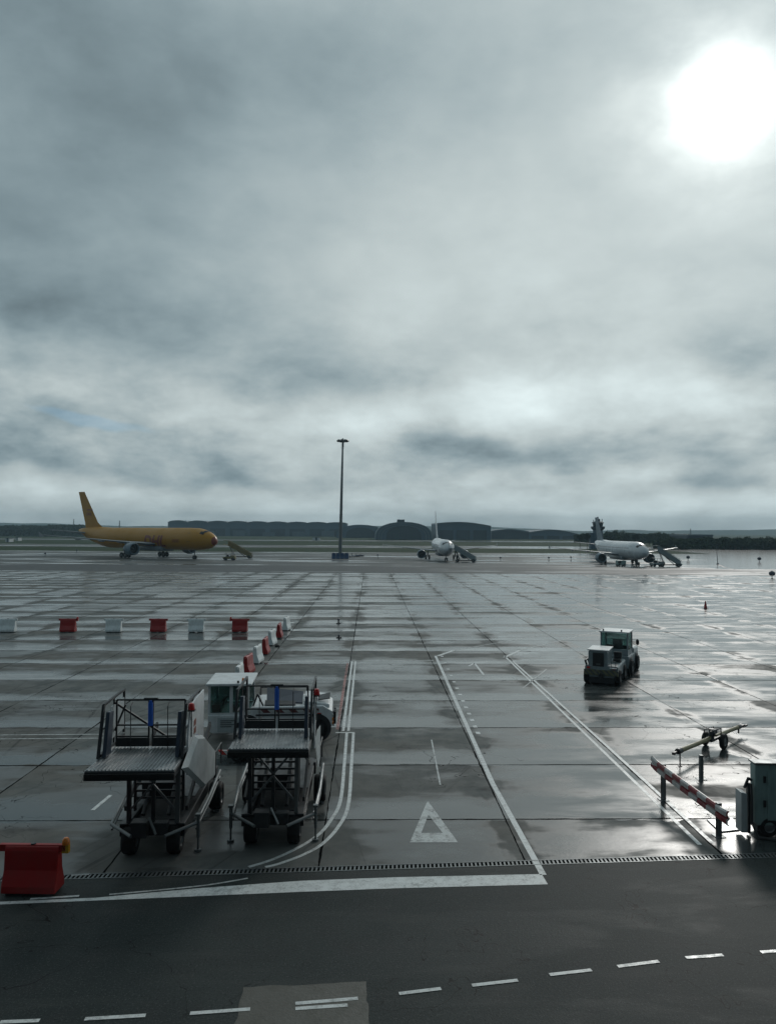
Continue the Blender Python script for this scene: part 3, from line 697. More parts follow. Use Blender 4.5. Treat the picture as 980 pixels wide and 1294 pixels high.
    MB().path([(1.7, 1.9, 1.25), (1.7, 1.9, 1.55), (L - 1.0, 1.9, 1.55), (L - 1.0, 1.9, 1.25)], .022).build('deck_rail', M['dark_frame'], t)
    MB().prism([(L - 1.05, .15, 1.25), (L - .12, .15, 1.12), (L - .12, Wd - .15, 1.12), (L - 1.05, Wd - .15, 1.25)], (0, 0, .16)).build('hood', Wt, t, bevel=.04)
    MB().prism([(L - .55, .3, 1.38), (L - .1, .3, 1.44), (L - .1, .9, 1.52), (L - .55, .9, 1.42)], (0, 0, .03)).build('raised_flap', M['dark_frame'], t)
    g_ = MB()
    for k in range(3): g_.span((L + .003, .2 + k * .28, .55), (L + .12, .3 + k * .28, 1.0))
    g_.span((L + .0, .1, .5), (L + .05, 1.2, .56)); g_.span((L, .1, .98), (L + .05, 1.2, 1.04)); g_.build('lamp_guard', M['dark_metal'], t)
    for k in range(3): MB().span((L - .02 + .003, -.015, .60 + k * .13), (L + .03, .12, .68 + k * .13)).build('tail_lamp', M['amber_lens' if k < 2 else 'lamp_glass'], t)
    MB().span((L - .55, -.014, .93), (L - .42, -.003, 1.0)).build('side_marker', M['red_lens'], body)
    for x_ in (.95 + .45, L - .55):
        for y_ in (.12, Wd - .15): wheel(t, (x_, y_ + (.02 if y_ < 1 else -.02), .42), .42, .30, 'y')
        MB().lathe([(-.006, .001), (-.006, .50), (.01, .50)], (x_, -.004, .46), (0, 1, 0), 28).build('wheel_arch', M['black_plastic'], body, True)  # flat black disc paints the shaded recess of the wheel arch
tractor()
def dolly():
    q = G(292, 966); t = thing('flatbed_trolley', 'low dark trolley with an orange and white striped end bar behind the right loader', 'trolley', (q.x, q.y, 0))
    MB().span((-.25, .1, .28), (1.9, 1.2, .42), .02).build('deck', M['dark_frame'], t)
    MB().span((-.42, .02, .30), (.30, .08, .44)).build('end_bar', M['hazard_red'], t)
    for x_ in (.15, 1.5):
        for y_ in (.25, 1.05): wheel(t, (x_, y_, .20), .20, .12, 'y')
dolly()

# ------------------------------------------------------------------ two tugs out on the apron, seen from behind
def tugs():
    rr = G(779, 866); fr_ = G(802, 838)
    head = math.atan2(fr_.x - rr.x, fr_.y - rr.y)
    # the nearer one: low, an engine housing with a radiator, no cab
    c = G(759, 866.5); Pn = M['grey_paint']
    t = thing('engine_tug', 'nearer grey tug without a cab, dark radiator and striped bumper facing the camera', 'tug', (c.x, c.y, 0), -head, 'tugs standing one behind the other')
    hw = .80; L = 2.75
    prof = [(-hw, .38), (hw, .38), (hw, .90), (hw - .06, .96), (-hw + .06, .96), (-hw, .90)]
    body = MB().loft([[(x, y, z) for x, z in prof] for y in (.1, L)]).build('body', Pn, t, bevel=.02)
    MB().span((-hw - .03, -.02, .50), (hw + .03, .09, .76), .01).build('rear_bumper', M['chevron'], t)
    pr = [(-.64, .96), (.30, .96), (.30, 1.60), (.24, 1.68), (-.58, 1.68), (-.64, 1.62)]
    eh = MB().loft([[(x, y, z) for x, z in pr] for y in (.12, 1.5)]).build('engine_housing', Pn, t, bevel=.02)
    MB().span((-.68, .06, 1.68), (.36, 1.55, 1.74), .015).build('engine_lid', M['white_paint'], eh)
    g_ = MB().span((-.42, .09, .92), (.12, .118, 1.58))
    for k in range(11): g_.span((-.42, .07, .95 + k * .056), (.12, .09, .97 + k * .056))
    g_.build('radiator_grille', M['black_plastic'], eh)
    MB().span((-.25, .055, 1.0), (-.05, .068, 1.06)).build('name_plate', M['galvanised'], eh)
    for s_ in (-1, 1): MB().span((s_ * .62 - .08, .04, .80), (s_ * .62 + .08, .1, .89)).build('tail_lamp', M['red_lens'], t)
    MB().path([(.50, .02, .80), (.50, -.03, 1.22), (.70, -.03, 1.22), (.70, .02, .80)], .016).build('step_rail', M['galvanised'], t)
    MB().span((.42, -.06, .86), (.74, .06, .90)).build('step', M['white_paint'], t)
    MB().span((-.10, -.16, .42), (.10, -.02, .58)).rod((0, -.12, .36), (0, -.12, .66), .03).build('tow_pin', M['dark_metal'], t)
    MB().span((.36, 1.4, .96), (.74, 1.8, 1.12), .03).span((.36, 1.72, 1.1), (.74, 1.84, 1.45), .03).build('seat', M['black_plastic'], t)
    MB().path([(-.72, .2, .9), (-.80, .2, 1.15), (-.80, .9, 1.15), (-.72, .9, .9)], .05).build('exhaust', M['dark_metal'], t, True)
    for (x, y) in ((-.72, .45), (.74, .45), (-.72, 2.2), (.74, 2.2)): wheel(t, (x, y, .38), .38, .30)
    MB().span((-.62, .12, .1), (.62, L - .2, .37)).build('underframe', M['dark_frame'], t)
    # the farther one: cab at its rear, short bonnet in front
    u = Vector((math.sin(head), math.cos(head), 0)); v = Vector((u.y, -u.x, 0))
    t = thing('cab_tug', 'farther white roofed tug with a glazed cab, just beyond the low grey one', 'tug', Vector((c.x, c.y, 0)) + u * 3.15 + v * .12, -head - R(2), 'tugs standing one behind the other')
    hw = .80; L = 2.9
    prof = [(-hw, .40), (hw, .40), (hw, .98), (hw - .05, 1.03), (-hw + .05, 1.03), (-hw, .98)]
    body = MB().loft([[(x, y, z) for x, z in prof] for y in (.0, L)]).build('body', Pn, t, bevel=.02)
    x0, x1, y0, y1, z0, z1 = -.70, .74, .12, 1.45, 1.03, 2.22
    b = MB()
    for (x, y) in ((x0 + .04, y0 + .04), (x1 - .04, y0 + .04), (x0 + .04, y1 + .0), (x1 - .04, y1 + .0)): b.bar((x, y + (.12 if y > 1 else 0), z0), (x, y, z1), .07, .07, (0, 1, 0))
    b.span((x0, y0, z0), (x1, y0 + .06, z0 + .34)); b.span((x1 - .06, y0, z0), (x1 - .002, y1, z0 + .26)); b.span((x0, y0, z0), (x0 + .05, y1, z0 + .26)); b.span((x0 + .01, y1 + .06, z0 + .002), (x1 - .01, y1 + .15, z0 + .20)); cab = b.build('cab_frame', Pn, t)
    rf = MB().span((x0 - .05, y0 - .07, z1), (x1 + .05, y1 + .1, z1 + .07), .02).build('cab_roof', M['white_paint'], cab)
    for x in (x0 + .16, x1 - .34): MB().rod((x, y0 + .02, z1 + .07), (x, y0 + .02, z1 + .17), .04).build('work_lamp', M['black_plastic'], rf)
    MB().span((x0 + .08, y0 + .02, z0 + .36), (x1 - .08, y0 + .03, z1 - .04)).build('rear_window', M['cab_glass'], cab)
    MB().span((x0 + .08, y1 + .05, z0 + .30), (x1 - .08, y1 + .06, z1 - .04)).build('windscreen', M['cab_glass'], cab)
    for xx in (x1 - .035, x0 + .025): MB().span((xx, y0 + .1, z0 + .28), (xx + .01, y1 - .05, z1 - .04)).build('side_window', M['cab_glass'], cab)
    MB().span((-.1, .45, 1.04), (.4, .85, 1.22), .03).span((-.1, .36, 1.15), (.4, .48, 1.85), .03).build('driver_seat', M['black_plastic'], cab)
    MB().span((x0 + .1, 1.15, 1.04), (x1 - .1, 1.45, 1.45), .03).build('dashboard', M['black_plastic'], cab)
    MB().rod((x1, y1 - .1, 1.75), (x1 + .22, y1, 1.78), .012).ball((x1 + .27, y1, 1.62), .13, sc=(.7, .35, 1.3)).build('mirror', M['black_plastic'], cab, True)
    pr = [(-hw, 1.03), (hw, 1.03), (hw, 1.24), (hw - .1, 1.32), (-hw + .1, 1.32), (-hw, 1.24)]
    MB().loft([[(x, y, z - (y - 1.6) * .06) for x, z in pr] for y in (1.62, L - .02)]).build('bonnet', M['white_paint'], t, bevel=.02)
    for (x, y) in ((-.74, .5), (.74, .5), (-.74, 2.35), (.74, 2.35)): wheel(t, (x + .06 * (1 if x > 0 else -1), y, .40), .40, .28)
    for y in (.5, 2.35): MB().lathe([(-.02, .44), (-.02, .52), (.03, .52), (.03, .44), (-.02, .44)], (hw + .01, y, .42), (1, 0, 0), 28).build('wheel_arch', M['black_plastic'], body, True)
    MB().span((-.66, .12, .1), (.66, L - .2, .39)).build('underframe', M['dark_frame'], t)
tugs()

# ------------------------------------------------------------------ tow bar on its wheels
def towbar():
    A = G(856, 949, .42); B = G(940, 916, .42)
    A = G(858, 960) + Vector((0, 0, .52)); B = G(941, 924) + Vector((0, 0, .40))
    A.x = G(856, 949, .52).x; A.y = G(856, 949, .52).y
    B = G(938, 917, .35)
    t = thing('aircraft_tow_bar', 'long olive aircraft tow bar on a two wheeled carriage', 'tow bar', (A.x, A.y, 0), math.atan2(B.y - A.y, B.x - A.x))
    L = math.hypot(B.x - A.x, B.y - A.y); za, zb = .50, .36
    def P(s): return Vector((s, 0, za + (zb - za) * s / L))
    MB().rod(P(.05), P(L * .46), .078, seg=16).rod(P(L * .54), P(L - .35), .072, seg=16).build('tube', M['olive_drab'], t, True)
    MB().rod(P(-.02), P(.22), .095, seg=16).span((-.30, -.03, za - .03), (0, .03, za + .03)).rod((-.30, 0, za - .04), (-.30, 0, za + .04), .06).build('tow_eye', M['dark_metal'], t)
    MB().rod(P(L - .5), P(L - .3), .085, seg=14).bar(P(L - .32), P(L), .16, .09).bar((L - .05, -.1, zb), (L + .16, -.1, zb), .04, .07).bar((L - .05, .1, zb), (L + .16, .1, zb), .04, .07).rod((L - .42, 0, zb - .22), (L - .42, 0, zb + .05), .03).build('coupling_head', M['dark_metal'], t)
    MB().rod((.16, 0, 0), (.16, 0, za), .022).rod((.16, 0, 0), (.16, 0, .02), .07).build('support_leg', M['dark_metal'], t)
    m = L * .5
    MB().span((m - .42, -.14, za - .14), (m + .42, .14, za - .06)).span((m - .36, -.12, za + .07), (m + .10, -.05, za + .22)).path([(m - .4, -.13, za - .1), (m - .4, -.13, za + .24), (m + .4, -.13, za + .2), (m + .4, -.13, za - .1)], .02).path([(m - .4, .13, za - .1), (m - .4, .13, za + .24), (m + .4, .13, za + .2), (m + .4, .13, za - .1)], .02).build('carriage', M['dark_frame'], t)
    MB().rod((m - .1, 0, za - .05), (m - .1, 0, za + .25), .09, seg=14).ball((m - .22, -.08, za + .12), .1).build('hydraulic_pump', M['dark_metal'], t, True)
    qw = G(914, 947) - A; q2 = G(891, 942) - A; ca = math.atan2(B.y - A.y, B.x - A.x); w1 = Vector((qw.x * math.cos(ca) + qw.y * math.sin(ca), -qw.x * math.sin(ca) + qw.y * math.cos(ca), 0)); w2 = Vector((q2.x * math.cos(ca) + q2.y * math.sin(ca), -q2.x * math.sin(ca) + q2.y * math.cos(ca), 0))
    MB().bar((m + .1, -.1, za - .1), (w1.x, w1.y + .08, .30), .07, .06).bar((m + .4, -.1, za - .1), (w1.x, w1.y + .08, .28), .05, .05).bar((m - .1, .0, za - .1), (w2.x, w2.y - .07, .26), .06, .05).build('axle', M['dark_metal'], t)
    wheel(t, (w1.x, w1.y, .27), .27, .14, 'y'); wheel(t, (w2.x, w2.y, .24), .24, .12, 'y')
towbar()

# ------------------------------------------------------------------ red and white guard rail
def guardrail():
    a = G(838, 1011); c = G(908, 1057)
    t = thing('striped_guard_rail', 'red and white checked guard rail on two steel posts', 'guard rail', (c.x, c.y, 0), math.atan2(a.y - c.y, a.x - c.x))
    L = (a - c).length
    def zt(s): return .80 + .20 * s / L
    prof = [(.0, -.33), (.05, -.30), (.05, -.20), (-.02, -.165), (.05, -.13), (.05, -.03), (0, 0), (-.03, 0), (-.0, -.03), (.02, -.05), (.02, -.11), (-.05, -.165), (.02, -.22), (.02, -.28), (-.03, -.33)]
    b = MB(); ss = [-.42, -.25, 0, L * .5, L, L + .3, L + .52]
    def ring(s):
        k = .10 * max(0, (s - L - .2)); e = -.05 if s < -.3 else 0
        return [(s, y + .06 + e, zt(s) + z * (1 if s > -.4 else 1.12) + k * 2) for y, z in prof]
    b.loft([ring(s) for s in ss]); m = bpy.data.materials.new('checked_rail'); m.use_nodes = True; g = N(m.node_tree); p = g.n['Principled BSDF']
    tc = g.new('ShaderNodeTexCoord').outputs['Object']; x, y, z = g.xyz(tc)
    zz = g.sub(z, g.add(.64, g.mul(x, .2 / L)))
    u = g.m('FRACT', g.m('DIVIDE', g.add(x, g.mul(g.m('GREATER_THAN', zz, 0.0), .40)), .80)); f = g.m('GREATER_THAN', u, .5)
    c_ = g.mix(f, (.46, .45, .44), (.21, .022, .028)); c_ = g.mix(g.mul(g.smooth(g.noise(tc, 7, 5), .45, .65), .4), c_, (.2, .15, .13))
    g.put(p.inputs['Base Color'], c_); p.inputs['Roughness'].default_value = .4; M['checked_rail'] = m
    b.build('rail_beam', m, t, bevel=.004)
    for s, h in ((0.0, .82), (L, 1.0)):
        po = MB().span((s - .05, -.05, .02), (s - .035, .06, h)).span((s + .035, -.05, .02), (s + .05, .06, h)).span((s - .035, .0, .02), (s + .035, .012, h)).span((s - .055, -.055, h), (s + .055, .065, h + .012)).build('post', M['galvanised'], t)
        MB().span((s - .13, -.11, .0), (s + .13, .13, .018)).build('base_plate', M['galvanised'], po)
guardrail()
def bollard():
    q = G(885.5, 985); t = thing('steel_post', 'slim grey steel post on a base plate beside the tow bar', 'post', (q.x, q.y, 0))
    MB().span((-.055, -.055, .012), (.055, .055, .74), .006).build('post', M['galvanised'], t)
    MB().span((-.14, -.12, 0), (.14, .12, .012)).build('base_plate', M['galvanised'], t)
bollard()
def plate():
    pts = [G(*p) for p in ((893, 1037), (925, 1035), (934, 1050), (909, 1052.5))]
    o = MB().prism([(p.x, p.y, .003) for p in pts], (0, 0, .03)).build('ground_plate', M['aluminium_deck']); tag(o, 'pale flat metal plate on the ground behind the near guard rail post', 'plate')
plate()

# ------------------------------------------------------------------ ground power unit at the right edge
def gpu():
    q = G(954, 1058); t = thing('ground_power_unit', 'teal grey ground power cabinet cut by the right edge', 'power unit', (q.x, q.y, 0), R(-3))
    b = MB(); pr = [(0, .35), (.06, .28), (2.4, .28), (2.4, 1.80), (.04, 1.80), (0, 1.76)]
    b.loft([[(x, y, z) for x, z in pr] for y in (0, .30)]); body = b.build('cabinet', M['teal_cabinet'], t, bevel=.03)
    MB().span((-.03, -.03, 1.80), (2.42, .33, 1.84), .01).build('lid', M['galvanised'], body)
    MB().span((.30, -.015, .42), (1.2, -.003, 1.66), .004).build('door', M['teal_cabinet'], body)
    MB().span((1.26, -.015, .42), (2.2, -.003, 1.66), .004).build('door', M['teal_cabinet'], body)
    for z_ in (.75, 1.35): MB().span((.20, -.03, z_), (.26, -.003, z_ + .16)).build('hinge', M['black_plastic'], body)
    g_ = MB()
    for k in range(8): g_.span((.55, -.03, .50 + k * .035), (.95, -.016, .515 + k * .035))
    g_.build('vent', M['black_plastic'], body)
    MB().prism([(-.34, .0, .10), (-.19, .0, .10), (-.19, .0, 1.06), (-.34, .0, 1.10)], (0, .36, 0)).build('control_box', M['panel_grey'], t, bevel=.012)
    MB().span((-.13, .1, .05), (-.07, .22, 1.30)).build('cable_mast', M['dark_frame'], t)
    MB().path([(-.02, .16, 1.36), (-.10, .16, 1.40), (-.20, .16, 1.16)], .035).build('cable_elbow', M['black_plastic'], t, True)
    MB().path([(-.08, .05, 1.3), (-.1, -.04, .9), (-.12, -.08, .4), (.0, -.15, .05), (.4, -.25, .04), (1.0, -.2, .04)], .03).build('power_cable', M['black_plastic'], t, True)
    for x_ in (.35, 1.9):
        for y_ in (.06, .5): wheel(t, (x_, y_, .24), .24, .14, 'y')
    MB().span((.1, .1, .12), (2.3, .6, .27)).build('underframe', M['dark_frame'], t)
gpu()

# ------------------------------------------------------------------ aircraft (local: nose at +x)
def airliner(label, loc, rz, sc, livery, Lf=37.0, rad=1.98, span=31.0, fin=8.2, finmat=None, zc=3.35, engy=5.6, engr=1.05, group=None, wide=False, lettering=False):
    t = thing('airliner', label, 'airliner', loc, rz, group, sc)
    body, wing, eng = livery
    xn = Lf * .46; xt = xn - Lf         # origin near the main gear
    def sect(x):
        u = (xn - x)
        nl = 1.5 * 2 * rad * .95; tl = 2 * rad * 2.9
        if u < nl:
            k = max(0, u / nl); r = rad * (1 - (1 - k) ** 2.1) ** .56; c = zc - rad * .18 * (1 - k) ** 1.6
        elif x < xt + tl:
            k = (x - xt) / tl; r = rad * (.10 + .90 * (math.sin(k * math.pi / 2)) ** .85); c = zc + rad * .72 * (1 - k) ** 1.25
        else: r, c = rad, zc
        return max(r, .03), c
    xs = [xn - Lf * v for v in (0, .002, .006, .012, .02, .032, .046, .064, .085, .11, .16, .3, .5, .66, .72, .78, .84, .9, .94, .975, 1.0)]
    seg = 32
    def pt(x, a, off=0):
        r, c = sect(x); return (x, (r + off) * math.sin(a), c + (r + off) * math.cos(a))
    b = MB(); b.loft([[pt(x, 2 * math.pi * k / seg) for k in range(seg)] for x in xs]); fus = b.build('fuselage', body, t, True)
    # cockpit panes: dark panels lying on the skin
    for s in (-1, 1):
        for (u0, u1, a0, a1) in ((.046, .060, .05, .48), (.048, .068, .52, .90)):
            q = [pt(xn - Lf * u, s * a, .02) for u, a in ((u0 + (.002 if a0 < .2 else 0), a1), (u1, a1 * .93), (u1, a0), (u0 + .0, a0))]
            ub, ue = xn - Lf * u0, xn - Lf * u1
            MB().loft([[pt(ub + (ue - ub) * i / 4, s * (a0 + (a1 - a0) * j / 4), .03) for j in range(5)] for i in range(5)], cap=False, closed=False).build('cockpit_window', M['window_black'], fus)
    if not wide:
        for s in (-1, 1):
            b = MB()
            for k in range(34):
                x = xn - Lf * (.15 + k * .0185)
                b.poly([pt(x, s * 1.22, .012), pt(x - .22, s * 1.22, .012), pt(x - .22, s * 1.37, .012), pt(x, s * 1.37, .012)])
            b.build('cabin_windows', M['window_black'], fus)
    for s in (-1, 1):
        b = MB(); x = xn - Lf * .115
        for (da, db, dxa, dxb) in ((1.0, 1.02, 0, .85), (1.78, 1.80, 0, .85), (1.0, 1.8, 0, .05), (1.0, 1.8, .80, .85)):
            b.poly([pt(x - dxa, s * da, .014), pt(x - dxb, s * da, .014), pt(x - dxb, s * db, .014), pt(x - dxa, s * db, .014)])
        b.build('door_outline', M['dark_metal'], fus)
    # wings, tail surfaces
    def foil(c, y, z, chord, th, ax=0):
        pts = [(0, 0), (.04, .45), (.15, .85), (.35, 1), (.65, .7), (1, .05), (1, -.05), (.6, -.45), (.3, -.6), (.1, -.5), (.03, -.3)]
        if ax: return [(c - u * chord, y + v * th * chord, z) for u, v in pts]
        return [(c - u * chord, y, z + v * th * chord) for u, v in pts]
    hs = span / 2; cr = rad * 3.5
    xw = xn - Lf * .34
    for s in (-1, 1):
        b = MB(); b.loft([foil(xw, s * rad * .5, zc - rad * .55, cr, .055), foil(xw - cr * .52 * .62, s * hs * .36, zc - rad * .55 + hs * .30 * .09, cr * .58, .05), foil(xw - hs * .52 - .6, s * hs, zc - rad * .55 + hs * .095, cr * .22, .045)])
        w_ = b.build('wing', wing, t, True)
        xx = xw - hs * .52 - .6; MB().prism([(xx, s * hs, zc - rad * .55 + hs * .095 - .35), (xx - cr * .22, s * hs, zc - rad * .55 + hs * .095 - .4), (xx - cr * .27, s * hs, zc - rad * .55 + hs * .095 + .75)], (0, s * .05, 0)).build('wing_fence', wing, w_)
        for f in (.28, .45, .65):
            xa = xw - hs * .52 * f - cr * .35; MB().lathe([(0, .02), (.5, .16), (1.8, .18), (3.0, .02)], (xa, s * hs * f, zc - rad * .55 + hs * f * .09 - .22), (-1, 0, .03), 10).build('flap_fairing', wing, w_, True)
        xs_ = xt + Lf * .115
        MB().loft([foil(xs_, s * rad * .22, zc + rad * .42, rad * 1.95, .05), foil(xs_ - span * .115, s * span * .18, zc + rad * .42 + span * .018, rad * .75, .045)]).build('tailplane', wing, t, True)
        # engines
        ex = xw - cr * .52 * .5 + engr * 1.9; ez = zc - rad * .55 - engr * 1.02 + engy * .05
        e = MB(); r = engr
        e.lathe([(.25, r * .80), (.02, r * .88), (0, r * .93), (.05, r * .99), (.5, r * 1.08), (1.5, r * 1.10), (2.6, r * .92), (2.75, r * .86), (2.75, r * .60), (3.7, r * .42), (4.2, r * .12), (4.25, .01)], (ex, s * engy, ez), (-1, 0, 0), 28)
        en = e.build('engine', eng, t, True)
        MB().lathe([(.24, r * .81), (.9, r * .80), (.9, .02)], (ex, s * engy, ez), (-1, 0, 0), 28).build('intake', M['dark_metal'], en, True)
        MB().lathe([(.5, .01), (.85, r * .26), (.9, r * .27)], (ex, s * engy, ez), (-1, 0, 0), 14).build('spinner', M['rim'], en, True)
        MB().prism([(ex - .7, s * engy - .12, ez + r * .95), (ex - 3.4, s * engy - .12, ez + r * .7), (ex - 4.2, s * engy - .12, zc - rad * .55 + engy * .06), (ex - 1.9, s * engy - .12, zc - rad * .55 + engy * .08)], (0, .24, 0)).build('pylon', wing, en)
        # main gear
        gy = s * (engy * .66); gx = -.9; wr = .56 if not wide else .62
        MB().rod((gx, gy, wr), (gx, gy * .97, zc - rad * .6), .15).bar((gx, gy, wr + .3), (gx + 1.1, gy, zc - rad * .6), .1, .1).build('main_gear', M['rim'], t, True)
        for k in ((-.75, .75) if wide else (0,)):
            for o_ in (-.46, .46): wheel(t, (gx + k, gy + o_, wr), wr, .38, 'y')
    MB().box((xw - cr * .5, 0, zc - rad * .92), (cr * 1.35, rad * 1.5, rad * .5), bevel=rad * .2).build('belly_fairing', wing, t, True)
    fr_ = rad * 2.75
    zf = zc + rad * .80; x0 = xt + Lf * .185
    b = MB(); b.loft([foil(x0 + rad * .9, 0, zf - .4, fr_ + rad * .9, .035, 1), foil(x0 - fin * .15, 0, zf + fin * .18, fr_ * .86, .04, 1), foil(x0 - fin * .80, 0, zf + fin, fr_ * .40, .04, 1)])
    fn = b.build('fin', finmat or body, t, True)
    # nose gear
    ngx = xn - Lf * .135
    MB().rod((ngx, 0, .4), (ngx - .1, 0, zc - rad * .8), .11).build('nose_gear', M['rim'], t, True)
    for o_ in (-.26, .26): wheel(t, (ngx, o_, .42), .42, .24, 'y')
    if wide:
        rg = [xn - Lf * v for v in (0, .002, .006, .011)]
        MB().loft([[pt(x, 2 * math.pi * k / seg, .02) for k in range(seg)] for x in rg]).build('radome', M['red_livery'], fus, True)
        MB().poly([(x0 - fin * .36, -.20 - .06, zf + fin * .50), (x0 - fin * .36 - 2.6, -.18 - .02, zf + fin * .50), (x0 - fin * .36 - 2.7, -.17 - .02, zf + fin * .53), (x0 - fin * .36 - .1, -.19 - .06, zf + fin * .53)]).build('fin_stripe', M['red_livery'], fn)
    if lettering:
        def text(body_, size, shear, place, name, parent):
            cu = bpy.data.curves.new('t', 'FONT'); cu.body = body_; cu.size = size; cu.shear = shear; cu.offset = size * .035; cu.resolution_u = 3
            o = bpy.data.objects.new('t', cu); COL.objects.link(o); dg = bpy.context.evaluated_depsgraph_get(); dg.update()
            me = bpy.data.meshes.new_from_object(o.evaluated_get(dg)); bpy.data.objects.remove(o)
            bm = bmesh.new(); bm.from_mesh(me); 
            bmesh.ops.subdivide_edges(bm, edges=bm.edges, cuts=3, use_grid_fill=False); bmesh.ops.triangulate(bm, faces=bm.faces)
            for v in bm.verts: v.co = place(v.co.x, v.co.y)
            bm.to_mesh(me); bm.free(); me.name = name
            ob = bpy.data.objects.new(name, me); COL.objects.link(ob); me.materials.append(M['red_livery']); ob.parent = parent
        # starboard side reads left to right from tail to nose
        xa = xn - Lf * .43
        text('DHL', 3.7, .35, lambda u, v: Vector(pt(xa + u * 1.05, math.pi + (math.pi / 2 - .42) + (v - .9) / rad * 1.0, .05)), 'fuselage_lettering', fus)
        text('DHL', 1.0, .35, lambda u, v: Vector((x0 - fin * .36 - 2.9 + u * 1.15, -.24 - .03, zf + fin * .37 + v)), 'fin_lettering', fn)
        b = MB()
        for k in range(3):
            a0 = math.pi + math.pi / 2 - .30 + k * .10; xx = xa + 10.6
            b.poly([pt(xx + k * .12, a0, .03), pt(xx + 2.6, a0, .03), pt(xx + 2.6, a0 + .05, .03), pt(xx + k * .12 + .05, a0 + .05, .03)])
        b.build('speed_lines', M['red_livery'], fus)
    return t
WL = (M['white_livery'], M['wing_grey'], M['engine_blue'])
q = G(563, 709.5); airliner('white airliner seen nearly head on, thin fin above, boarding stairs at its side', (q.x + .3, q.y + 14, 0), R(-90), 1.0, WL)
q = G(806, 715.5); airliner('white airliner farthest right, seen from its front right quarter', (q.x + .2, q.y + 13.0, 0), R(-90), 1.0, WL, fin=6.3, finmat=M['engine_blue'])
q = G(183, 704.5); YEL = airliner('yellow cargo airliner with red lettering, turned to the right', (q.x, q.y + 2, 0), R(-38.5), 1.15, (M['yellow_livery'], M['wing_grey'], M['engine_blue']),
    Lf=53.0, rad=2.45, span=44.0, fin=9.6, zc=4.45, engy=7.9, engr=1.3, wide=True, lettering=True)

# ------------------------------------------------------------------ boarding stairs on wheels
def stairs(label, foot, top, rz, h=3.5, col='grey_paint', group='boarding stairs at the airliners'):
    """foot of the flight at x=+, top platform at x=0"""
    t = thing('boarding_stairs', label, 'boarding stairs', foot, rz, group)
    L = top
    b = MB(); 
    for s in (-.8, .8): b.bar((0, s, .35), (-L, s, h), .10, .55)
    fl_ = b.build('stringer', M[col], t)
    b = MB(); n = 18
    for k in range(n): u = (k + .5) / n; b.span((-L * u - .17, -.76, .35 + (h - .35) * u - .02), (-L * u + .17, .76, .35 + (h - .35) * u + .02))
    b.build('treads', M['aluminium_deck'], fl_)
    MB().span((-L - 1.3, -.85, h - .1), (-L, .85, h + .02)).build('top_platform', M[col], t)
    for s in (-.82, .82):
        MB().path([(0, s, .4), (0, s, 1.35), (-L, s, h + 1.05), (-L - 1.25, s, h + 1.05), (-L - 1.25, s, h)], .04).prism([(-.2, s, .6), (-.2, s, 1.3), (-L, s, h + .95), (-L, s, h + .1)], (0, .03, 0)).build('hand_rail', M[col], t)
    MB().bar((-L * .75, -.6, .6), (-L * .95, -.6, h - .3), .12, .12).bar((-L * .75, .6, .6), (-L * .95, .6, h - .3), .12, .12).bar((-L * .3, 0, .5), (-L * .75, 0, h * .7), .14, .14).build('support_strut', M['dark_frame'], t)
    MB().span((-L * .95, -.75, .35), (-.1, .75, .55)).build('chassis', M['dark_frame'], t)
    for x_ in (-.6, -L * .85):
        for s in (-.8, .8): wheel(t, (x_, s, .38), .38, .25, 'y')
    return t
q = G(601, 710.5); stairs('boarding stairs leading up to the head on white airliner', (q.x, q.y, 0), 5.2, R(-12), 3.3)
q = G(860, 716.5); stairs('boarding stairs beside the nose of the rightmost white airliner', (q.x, q.y, 0), 4.7, R(-10), 3.5)
q = G(318, 705.5); stairs('boarding stairs in front of the yellow cargo airliner', (q.x, q.y, 0), 6.2, R(-6), 3.6, 'olive_drab')

def small_tractor(label, px_, py_, rz, col='panel_grey'):
    q = G(px_, py_); t = thing('service_tractor', label, 'tractor', (q.x, q.y, 0), rz, 'small tractors near the airliners')
    MB().span((-1.5, -.7, .35), (1.5, .7, .85), .06).span((.4, -.65, .8), (1.45, .65, 1.15), .06).build('body', M[col], t)
    b = MB()
    for x_ in (-.9, .35):
        for y_ in (-.6, .6): b.bar((x_, y_, .85), (x_, y_, 1.8), .06, .06, (0, 1, 0))
    b.span((-.93, -.63, .86), (.38, .63, .92)); c_ = b.build('cab_frame', M['dark_frame'], t); MB().span((-1.0, -.68, 1.8), (.45, .68, 1.88), .02).build('cab_roof', M[col], c_)
    MB().span((-.7, -.4, .85), (-.2, .4, 1.35), .04).build('driver_seat', M['black_plastic'], c_)
    for x_ in (-1.0, .95):
        for y_ in (-.65, .65): wheel(t, (x_, y_, .34), .34, .24, 'y')
small_tractor('pale small tractor under the stairs of the rightmost airliner', 830, 716, R(10))
small_tractor('pale small tractor in front of the yellow airliner stairs', 290, 708, R(-5), 'olive_drab')
def power_cart(label, px_, py_, grp):
    q = G(px_, py_); t = thing('service_cart', label, 'cart', (q.x, q.y, 0), R(random.uniform(-10, 10)), grp)
    MB().span((-.95, -.6, .35), (.95, .6, 1.25), .05).build('housing', M['teal_cabinet'], t)
    MB().span((-.9, -.62, .6), (-.2, -.605, 1.1)).build('vent', M['black_plastic'], t)
    MB().rod((.95, 0, .4), (1.7, 0, .3), .04).build('drawbar', M['dark_metal'], t)
    for x_ in (-.6, .6):
        for y_ in (-.55, .55): wheel(t, (x_, y_, .26), .26, .16, 'y')
power_cart('dark ground service cart beside the gear of the rightmost airliner', 784, 715.5, None)
